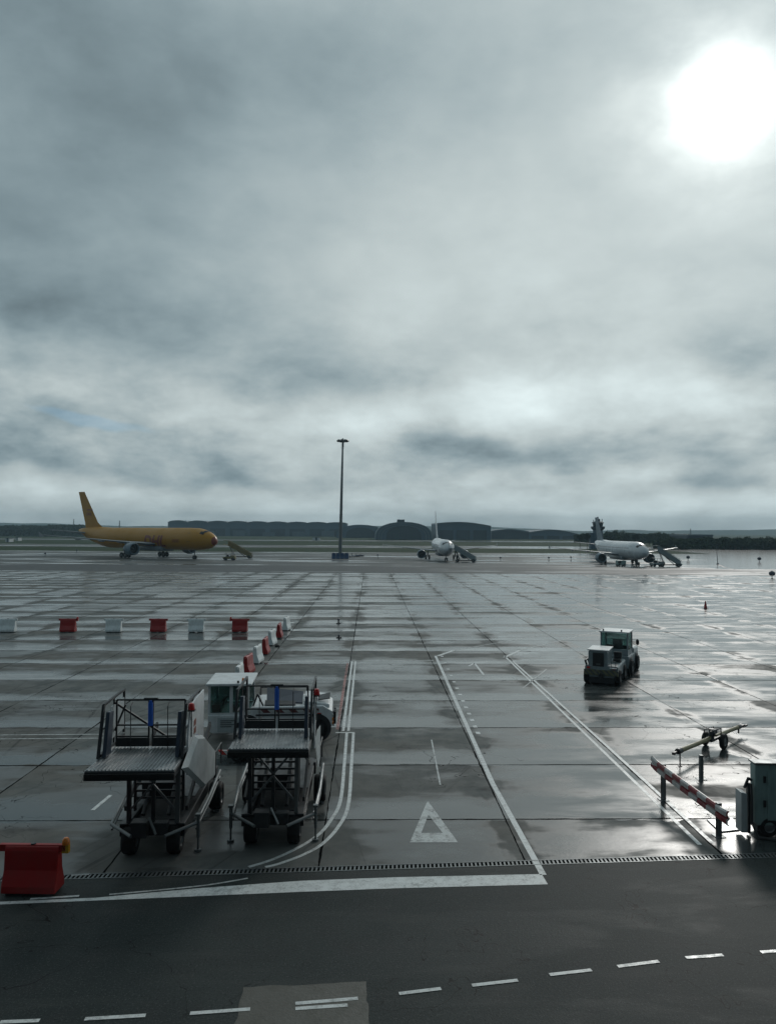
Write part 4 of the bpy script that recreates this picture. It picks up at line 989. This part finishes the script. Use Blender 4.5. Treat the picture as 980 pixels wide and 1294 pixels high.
for k, l_ in enumerate(('dark trolley nearest the foot of the tall lamp mast', 'second dark trolley from the lamp mast', 'third dark trolley from the lamp mast', 'last dark trolley of the row beside the lamp mast')):
    q = G(441 + k * 5.2, 704.2 - k * .35); t = thing('luggage_trolley', l_, 'trolley', (q.x, q.y, 0), R(8 * k), 'trolleys beside the lamp mast')
    MB().span((-.45, -.6, .32), (.45, .6, .45)).build('deck', M['blue_block'], t)
    MB().path([(-.43, -.55, .4), (-.43, -.55, 1.3 - .2 * k), (-.43, .55, 1.3 - .2 * k), (-.43, .55, .4)], .04).build('end_frame', M['dark_frame'], t)
    for x_ in (-.3, .3):
        for y_ in (-.5, .5): wheel(t, (x_, y_, .18), .18, .1, 'y')

# ------------------------------------------------------------------ tall flood-light mast
def mast():
    q = G(429.5, 704.5); t = thing('floodlight_mast', 'tall grey apron floodlight mast with a ring of lamps at its top', 'light mast', (q.x, q.y, 0))
    H = G(0, 0).z + 32.2
    ln_ = .55
    MB().lathe([(0, .62), (.15, .62), (.2, .50), (12, .40), (24, .30), (H, .20)], (0, 0, .8), (ln_ / 32, 0, 1), 16).build('pole', M['galvanised'], t, True)
    MB().span((-1.3, -1.3, 0), (1.3, 1.3, .85), .05).build('footing', M['concrete_block'], t)
    hx = ln_ * H / 32
    MB().lathe([(0, 1.05), (0, 1.15), (.1, 1.15), (.1, 1.05), (0, 1.05)], (hx, 0, H - .15), (0, 0, 1), 24).bar((hx - 1.1, 0, H - .1), (hx + 1.1, 0, H - .1), .08, .08).bar((hx, -1.1, H - .1), (hx, 1.1, H - .1), .08, .08).rod((hx, 0, H - 1.6), (hx, 0, H + .3), .28).build('head_frame', M['dark_frame'], t)
    for k in range(10):
        a = 2 * math.pi * k / 10 + .15; c = Vector((hx + 1.45 * math.cos(a), 1.45 * math.sin(a), H + .1))
        f = MB().box(c, (.62, .42, .50), Euler((R(35), 0, a - math.pi / 2)), .05).build('floodlight', M['dark_frame'], t)
    MB().path([(hx - .5, 0, H - 1.9), (hx + .5, 0, H - 1.9)], .05).path([(hx - .5, 0, H - 1.9), (hx - .5, 0, H - .2)], .02).path([(hx + .5, 0, H - 1.9), (hx + .5, 0, H - .2)], .02).build('service_ring', M['galvanised'], t)
mast()
lb = ['leftmost blue guard block round the foot of the lamp mast', 'second blue guard block from the left at the lamp mast', 'third blue guard block from the left at the lamp mast', 'rightmost blue guard block at the foot of the lamp mast']
for k in range(4):
    q = G(421.5 + k * 5.4, 706.2); o = thing('guard_block', lb[k], 'barrier', (q.x, q.y, 0), 0, 'blue blocks round the lamp mast')
    MB().loft([[(x, y, z) for y, z in ((-.32, 0), (-.30, .25), (-.14, .6), (-.10, 1.5), (.10, 1.5), (.14, .6), (.30, .25), (.32, 0))] for x in (-.52, .52)]).build('block', M['blue_block'], o, bevel=.03)
    MB().span((-.3, -.06, 1.5), (.3, .06, 1.56)).build('lifting_bar', M['galvanised'], o)

# ------------------------------------------------------------------ cones and edge lights
def cone(px_, py_, label, h=.75, s=1.0):
    q = G(px_, py_); t = thing('traffic_cone', label, 'cone', (q.x, q.y, 0), 0, 'cones and markers on the apron', s)
    MB().lathe([(.03, .17), (h, .035), (h, .001)], (0, 0, 0), (0, 0, 1), 16).build('cone_body', M['red_plastic'], t, True)
    MB().span((-.23, -.23, 0), (.23, .23, .03), .008).build('base', M['black_plastic'], t)
    MB().lathe([(h * .45, .112), (h * .65, .083)], (0, 0, 0), (0, 0, 1), 16).build('reflective_band', M['white_plastic'], t, True)
cone(891, 769, 'red traffic cone standing alone on the wet apron right of the tug')
def edge_light(px_, py_, label, r=.26, h=.75):
    q = G(px_, py_); t = thing('edge_light', label, 'edge light', (q.x, q.y, 0), 0, 'taxiway edge markers')
    MB().rod((0, 0, 0), (0, 0, h), .06).rod((0, 0, 0), (0, 0, .05), .2).build('stem', M['dark_frame'], t)
    MB().lathe([(0, r * .6), (r * .5, r), (r * 1.2, r * .9), (r * 1.7, .01)], (0, 0, h - .05), (0, 0, 1), 12).build('lamp_head', M['blue_black'], t, True)
for a in ((57, 703.5, 'edge marker farthest left, near the asphalt band'), (97, 698.5, 'edge marker behind the tail of the yellow airliner'), (477, 705.5, 'edge marker between lamp mast and middle airliner'),
          (632, 709, 'edge marker right of the middle airliner stairs'), (693, 709, 'edge marker midway between the two white airliners'), (721, 708.5, 'edge marker left of the rightmost airliner wing')): edge_light(*a)
edge_light(427.5, 788, 'tiny dark marker post left of the stand lines, farther of two', .10, .30); edge_light(428, 806, 'tiny dark marker post left of the stand lines, nearer of two', .08, .16)
for a in ((869, 708, 'round dark marker just right of the rightmost stairs'), (959, 710, 'round dark marker out on the bright wet taxiway'), (975, 731, 'round dark marker at the right photo edge beside the apron')): edge_light(*a, r=.5, h=.5)
q = G(906.5, 713); o = thing('streak_pole', 'thin grey pole built for a reflected streak over the bright wet taxiway', 'pole', (q.x, q.y, 0))  # thin streak, taken for a window reflection, built as a pole
MB().rod((0, 0, 0), (-.35, 0, 4.4), .09, .04).build('pole', M['galvanised'], o); MB().rod((0, 0, 0), (0, 0, .2), .3).build('base', M['concrete_block'], o)
stroke([G(*p) for p in ((907, 713.5), (915, 717), (940, 722), (985, 728))], .5, M['dark_ground'], .006, 'streak_line')  # dark painted line carries the same reflected streak along the ground
q = G(350, 817.5); o = MB().lathe([(0, .14), (.05, .16), (.12, .13), (.16, .01)], (0, 0, 0), (0, 0, 1), 12).build('rubber_weight', M['rubber'], loc=(q.x, q.y, 0)); tag(o, 'small black rubber weight on the ground beside the receding barriers', 'weight')

# ------------------------------------------------------------------ unseen terminal block, added behind the camera to darken near surfaces
def terminal():
    t = thing('terminal_shade_block', 'unseen dark terminal front added behind the camera to shade near surfaces', 'building', (0, -1.2, 0))
    MB().span((-70, -30, -.05), (70, 0, 14)).build('wall', M['hangar_dark'], t)
    MB().span((-71, -31, 14.003), (71, 1.0, 14.8)).build('roof', M['hangar_roof'], t)
    for k in range(28): MB().span((-69 + k * 5, .003, 5.2), (-65 + k * 5, .06, 11.5)).build('window', M['dark_glass'], t)
terminal()

# ------------------------------------------------------------------ far buildings
def bx(p0, p1, y): return G(p0, 676).x
def X(px_, Y): d = ray(px_, 670); return d.x / d.y * Y
def Zt(px_, py_, Y): d = ray(px_, py_); return HCAM + d.z / d.y * Y
def scallop():
    Y = 900.0; x0, x1 = X(212, Y), X(438, Y)
    t = thing('terminal_building', 'long low hangar block with a scalloped roof behind the yellow airliner', 'building', ((x0 + x1) / 2, Y, 0))
    hw = (x1 - x0) / 2; h0 = Zt(320, 660.5, Y)
    MB().span((-hw, 0, -.05), (hw, 45, h0)).build('wall', M['hangar_steel'], t)
    n = 9
    for k in range(n):
        xa = -hw + 2 * hw * k / n; w = 2 * hw / n; rise = 2.4 - 1.4 * k / n; base = h0 + .004
        pts = [(xa + w * u, -1.5, base + rise * math.sin(math.pi * u) ** .6) for u in [i / 12 for i in range(13)]]
        pts = [(pts[0][0] + .02, -1.5, base)] + pts[1:-1] + [(pts[-1][0] - .02, -1.5, base)]
        MB().prism(pts, (0, 48, 0)).build('roof', M['hangar_roof'], t)
        MB().span((xa + w * .12, -.25, 0), (xa + w * .88, -.02, h0 * .55)).build('hangar_door', M['hangar_dark'], t)
    for k in range(6): MB().span((-hw + 8 + k * 34, -6, 0), (-hw + 22 + k * 34, -1, 4.5 + (k % 3))).build('annex', M['hangar_roof'], t)
scallop()
def arch_hangar(label, p0, p1, pt, Y, col, ribs=True, depth=70):
    x0, x1 = X(p0, Y), X(p1, Y); hw = (x1 - x0) / 2; h = Zt((p0 + p1) / 2, pt, Y)
    t = thing('arched_hangar', label, 'hangar', ((x0 + x1) / 2, Y, 0))
    arcp = [(-hw * math.cos(a), 0, max(-.0, h * math.sin(a) ** .62)) for a in [math.pi * i / 24 for i in range(25)]]
    MB().prism(arcp, (0, depth, 0)).build('wall', M[col], t, False)
    MB().prism([(-hw * .62 * math.cos(a), -.4, h * .78 * math.sin(a) ** .62) for a in [math.pi * i / 16 for i in range(17)]], (0, .35, 0)).build('hangar_door', M['hangar_dark'], t)
    if ribs:
        for r_ in (.80, .90, 1.0):
            ring = [(-hw * r_ * math.cos(a), h * r_ * math.sin(a) ** .62) for a in [math.pi * i / 24 for i in range(25)]]
            b = MB(); b.loft([[(x, -1.0, z), (x, -.45, z), (x * .975, -.45, z * .975), (x * .975, -1.0, z * .975)] for x, z in ring]); b.build('rib', M['rib_grey'], t)
    return t
th = arch_hangar('arched hangar with pale ribs left of the middle airliner', 474, 546, 659.5, 620, 'hangar_steel')
MB().span((-5, 10, 10), (1, 16, Zt(505, 656.5, 630))).build('roof_plant', M['hangar_dark'], th)
arch_hangar('broad low arched shed between the scalloped block and ribbed hangar', 425, 486, 663, 760, 'hangar_steel', False)
def box_hangar(label, p0, p1, ptop0, ptop1, Y, col='hangar_steel', depth=60, bow=2.0):
    x0, x1 = X(p0, Y), X(p1, Y); hw = (x1 - x0) / 2; h0, h1 = Zt(p0, ptop0, Y), Zt(p1, ptop1, Y)
    t = thing('hangar', label, 'hangar', ((x0 + x1) / 2, Y, 0))
    n = 10; top = [(-hw + 2 * hw * i / n, 0, h0 + (h1 - h0) * i / n + bow * math.sin(math.pi * i / n)) for i in range(n + 1)]
    MB().prism([(-hw, 0, -.05)] + top + [(hw, 0, -.05)], (0, depth, 0)).build('wall', M[col], t)
    MB().prism([(x, -.8, z + .05) for x, y, z in top] + [(x, -.8, z + 1.0) for x, y, z in reversed(top)], (0, depth + 1.6, 0)).build('roof', M['hangar_roof'], t)
    for k in range(3): MB().span((-hw * .9 + k * hw * .62, -.3, 0), (-hw * .9 + k * hw * .62 + hw * .5, -.02, h0 * .62)).build('hangar_door', M['hangar_dark'], t)
box_hangar('large pale hangar with a gently bowed roof right of the middle airliner', 552, 620, 662.5, 666, 640)
box_hangar('dark low hangar with a shallow ridge beside the large pale one', 621, 668, 672, 673, 700, 'hangar_dark', bow=1.8)
box_hangar('wide low hangar with rounded roof left of the rightmost airliner', 668, 731, 674.0, 676.5, 700, 'hangar_steel', bow=3.2)
box_hangar('flat roofed dark shed above the trees at far right', 868, 900, 677.5, 678, 420, 'hangar_dark', bow=.05, depth=25)
def far_dwell(label, p0, p1, top, Y):
    x0, x1 = X(p0, Y), X(p1, Y); h = 2.0; t = thing('airfield_hut', label, 'building', ((x0 + x1) / 2, Y, 0), 0, 'small huts on the airfield'); hw = (x1 - x0) / 2
    MB().span((-hw, 0, 0), (hw, 5, h)).build('wall', M['white_paint'], t); MB().span((-hw - .2, -.2, h), (hw + .2, 5.2, h + .25)).build('roof', M['hangar_dark'], t); MB().span((-hw * .3, -.06, 0), (hw * .3, -.01, 2.0)).build('door', M['hangar_dark'], t)
far_dwell('tiny white hut on the grass at far left', 20.5, 23, 672, 470); far_dwell('tiny white hut at the left photo edge', 7, 12, 676.5, 430); far_dwell('small pale hut before the scalloped block left of the lamp mast', 395, 404, 672, 560)
# slender masts on the skyline
for p_, top, l_ in ((93, 656, 'thin radio mast on the skyline behind the yellow tail'), (151, 658, 'thin radio mast on the skyline above the yellow fuselage'), (872, 668, 'lattice mast above the flat dark shed')):
    Y = 800; o = thing('radio_mast', l_, 'mast', (X(p_, Y), Y, 0)); H = Zt(p_, top, Y); b = MB()
    for s in ((-.8, -.5), (.8, -.5), (0, .9)): b.rod((s[0], s[1], 0), (s[0] * .3, s[1] * .3, H), .22, .14, 6)
    b.build('tower', M['hangar_dark'], o)
    b = MB(); n = 8
    for k in range(n): b.rod((-.8 + .07 * k, -.5, H * k / n), (.7 - .07 * k, -.5, H * (k + 1) / n), .10, seg=5)
    b.build('bracing', M['hangar_dark'], o)

# ------------------------------------------------------------------ trees
def leaf_mat(name, c1, c2):
    m = bpy.data.materials.new(name); m.use_nodes = True; g = N(m.node_tree); p = g.n['Principled BSDF']
    P = g.new('ShaderNodeNewGeometry'); n = g.noise(P.outputs['Position'], .6, 4, .6)
    g.put(p.inputs['Base Color'], g.mix(g.smooth(n, .38, .62), c1, c2)); p.inputs['Roughness'].default_value = .8; p.inputs['Specular IOR Level'].default_value = .2
    M[name] = m
leaf_mat('leaves', (.020, .040, .014), (.050, .075, .026)); leaf_mat('needles', (.016, .030, .014), (.035, .052, .022))
def crown_mesh(kind, seed):
    rnd = random.Random(seed); bm = bmesh.new(); lobes = []
    if kind == 'round':
        for k in range(13):
            a = rnd.uniform(0, 6.28); r = rnd.uniform(0, .30); lobes.append((Vector((r * math.cos(a), r * math.sin(a), rnd.uniform(.32, .86))), rnd.uniform(.13, .22)))
    elif kind == 'tall':
        for k in range(22):
            z = .12 + .84 * k / 22; w = .10 * (1 - z) ** .45 + .015; a = rnd.uniform(0, 6.28); lobes.append((Vector((w * math.cos(a) * .9, w * math.sin(a) * .9, z)), rnd.uniform(.09, .14) * (1.3 - z)))
    elif kind == 'pine':
        for k in range(12):
            a = rnd.uniform(0, 6.28); r = rnd.uniform(.05, .34); lobes.append((Vector((r * math.cos(a), r * math.sin(a), rnd.uniform(.70, .93))), rnd.uniform(.10, .16)))
    nleaf = (5200 if kind == 'tall' else 1300) // len(lobes)
    for c, r in lobes:
        for i in range(nleaf):
            v = Vector((rnd.gauss(0, 1), rnd.gauss(0, 1), rnd.gauss(0, .8))).normalized() * r * rnd.uniform(.45, 1.12); p = c + v
            if p.z < .08: continue
            s = r * rnd.uniform(.10, .24); q = Euler((rnd.uniform(0, 6.28), rnd.uniform(0, 6.28), 0)).to_matrix()
            vs = [bm.verts.new(p + q @ Vector(k) * s) for k in ((-1, -.6, 0), (1, -.5, .2), (.8, .7, 0), (-.7, .6, -.2))]; bm.faces.new(vs)
    me = bpy.data.meshes.new(kind + '_crown'); bm.to_mesh(me); bm.free(); me.materials.append(M['needles' if kind != 'round' else 'leaves']); return me, lobes
def trunk_mesh(lobes, name, hi):
    b = MB(); b.rod((0, 0, 0), (0, 0, hi), .028, .012, 8)
    for c, r in lobes[:7]: b.rod((0, 0, max(.15, c.z - .25)), c, .012, .004, 5)
    me = bpy.data.meshes.new(name); b.b.to_mesh(me); b.b.free(); me.materials.append(M['bark']); return me
CR = {}
for kind, hi in (('round', .6), ('tall', .9), ('pine', .8)):
    CR[kind] = []
    for sd in range(4 if kind == 'round' else 2):
        me, lo = crown_mesh(kind, sd * 11 + 3); CR[kind].append((me, trunk_mesh(lo, kind + '_trunk', hi)))
def tree(name, label, cat, x, y, h, wide, kind, group=None, z=0):
    me, tr = CR[kind][random.randrange(len(CR[kind]))]
    t = bpy.data.objects.new(name, None); COL.objects.link(t); t.location = (x, y, z); t.rotation_euler = (0, 0, random.uniform(0, 6.28)); t.scale = (h * wide, h * wide, h)
    tag(t, label, cat, group)
    for n_, m_ in (('crown', me), ('trunk', tr)):
        o = bpy.data.objects.new(n_, m_); COL.objects.link(o); o.parent = t
    return t
# control tower behind the rightmost airliner's tail and the trees beside it
def control_tower():
    Y = 330.0; t = thing('control_tower', 'slim dark control tower behind the tail of the rightmost airliner', 'control tower', (X(755, Y), Y, 0))
    H = Zt(755, 653, Y)
    MB().loft([[(r * math.cos(a_), r * math.sin(a_), z) for a_ in [2 * math.pi * k / 8 for k in range(8)]] for z, r in ((0, 2.3), (H * .62, 2.1))]).build('shaft', M['hangar_steel'], t)
    b = MB(); ring = lambda r, z: [(r * math.cos(a_), r * math.sin(a_), z) for a_ in [2 * math.pi * k / 12 for k in range(12)]]
    b.loft([ring(2.1, H * .58), ring(2.9, H * .63), ring(3.0, H * .66), ring(3.0, H * .70), ring(2.2, H * .70)]); b.build('gallery', M['hangar_dark'], t)
    MB().loft([ring(2.0, H * .69), ring(2.3, H * .80)]).build('control_room', M['dark_glass'], t)
    MB().loft([ring(2.55, H * .80), ring(2.5, H * .825), ring(1.4, H * .86), ring(1.0, H * .86), ring(.9, H * .93), ring(.3, H * .94)]).build('roof', M['hangar_dark'], t)
    MB().rod((0, 0, H * .93), (0, 0, H), .35, .2).rod((1.8, 0, H * .82), (1.8, 0, H * .93), .15).rod((-1.7, .5, H * .82), (-1.7, .5, H * .91), .15).build('antenna', M['hangar_dark'], t)
    MB().span((-3.4, -1, 0), (-1.2, 1.5, H * .5)).build('stair_block', M['hangar_steel'], t)
control_tower()
for p_, top, l_ in ((742, 674, 'small slim tree left of the tall dark tree'), (732.5, 676, 'lowest slim tree left of the tall dark tree, by the rounded hangar'), (803, 675, 'slim tree standing above the hedge line between tail and stairs')):
    tree('slim_tree', l_, 'tree', X(p_, 330), 330, max(5, Zt(p_, top, 330)), .8, 'pine', 'slim trees near the rightmost airliner')
mid = [(768, 672), (776, 671), (785, 672), (793, 674), (820, 676), (828, 674), (836, 675), (845, 677), (853, 678)]
ordn = ['first', 'second', 'third', 'fourth', 'fifth', 'sixth', 'seventh', 'eighth', 'ninth', 'tenth', 'eleventh', 'twelfth', 'thirteenth', 'fourteenth', 'fifteenth', 'sixteenth', 'seventeenth', 'eighteenth', 'nineteenth', 'twentieth']
for k, (p_, top) in enumerate(mid):
    Y = 430 + random.uniform(-15, 15); tree('bushy_tree', ordn[k] + ' rounded tree from the tall dark tree in the row above the rightmost fuselage', 'tree', X(p_, Y), Y, Zt(p_, top, Y) + .5, 1.15, 'round', 'rounded trees behind the rightmost airliner')
k = 0
for i in range(20):
    p_ = 850 + i * 7.2 + random.uniform(-1.5, 1.5); Y = 338 + random.uniform(-6, 10); top = 680.0 + random.uniform(-1.6, 1.2)
    if i in (13, 17): top -= 3
    tree('bushy_tree', ordn[i] + ' low tree from the left in the dense row along the right taxiway', 'tree', X(p_, Y), Y, max(4.5, Zt(p_, top, Y)), 1.6, 'round', 'low trees along the right taxiway')
# undergrowth that nobody could count: hedge masses
def hedge(name, x0, x1, Y0, Y1, h, dens, seed, mat='leaves', s0=.55):
    rnd = random.Random(seed); bm = bmesh.new()
    for i in range(dens):
        u = rnd.random(); x = x0 + (x1 - x0) * u; y = Y0 + (Y1 - Y0) * rnd.random()
        hh = h * (.75 + .35 * mnoise.noise(Vector((x * .035, y * .05, seed))) + .12 * mnoise.noise(Vector((x * .2, 0, seed))))
        z = hh * (1 - rnd.random() ** 1.6); s = s0 * rnd.uniform(.6, 1.4); q = Euler((rnd.uniform(0, 6.28), rnd.uniform(0, 6.28), 0)).to_matrix()
        bm.faces.new([bm.verts.new(Vector((x, y, z)) + q @ Vector(k_) * s) for k_ in ((-1, -.6, 0), (1, -.5, .2), (.8, .7, 0), (-.7, .6, -.2))])
    me = bpy.data.meshes.new(name); bm.to_mesh(me); bm.free(); me.materials.append(M[mat]); o = bpy.data.objects.new(name, me); COL.objects.link(o); tag(o, kind='stuff'); return o
o = hedge('roadside_scrub', X(835, 345), X(1100, 345), 338, 356, 4.3, 15000, 3, s0=.7); tag(o, 'dark unbroken scrub along the far edge of the bright taxiway', 'scrub')
o = hedge('distant_woodland', X(-60, 760), X(112, 760), 740, 790, Zt(50, 663.5, 760) * 1.05, 12000, 5, s0=1.6); tag(o, 'dark distant woodland on the left skyline', 'woodland')
o = hedge('airfield_scrub', X(730, 520), X(880, 520), 505, 530, 6.5, 7000, 8, s0=.9); tag(o, 'low scrub behind the rightmost airliner', 'scrub')

# ------------------------------------------------------------------ haze
HAZE = 0.00026
hb = MB().span((-3700, -200, -1.2), (3700, 3700, 75)).build('haze', None); hb.data.materials.clear()
hm = bpy.data.materials.new('haze_air'); hm.use_nodes = True; g = N(hm.node_tree); g.n.clear(); ho = g.new('ShaderNodeOutputMaterial'); pv = g.new('ShaderNodeVolumePrincipled')
pv.inputs['Color'].default_value = (.62, .86, 1.0, 1); pv.inputs['Density'].default_value = HAZE; g.l.new(pv.outputs[0], ho.inputs['Volume']); hb.data.materials.append(hm); tag(hb, kind='stuff')
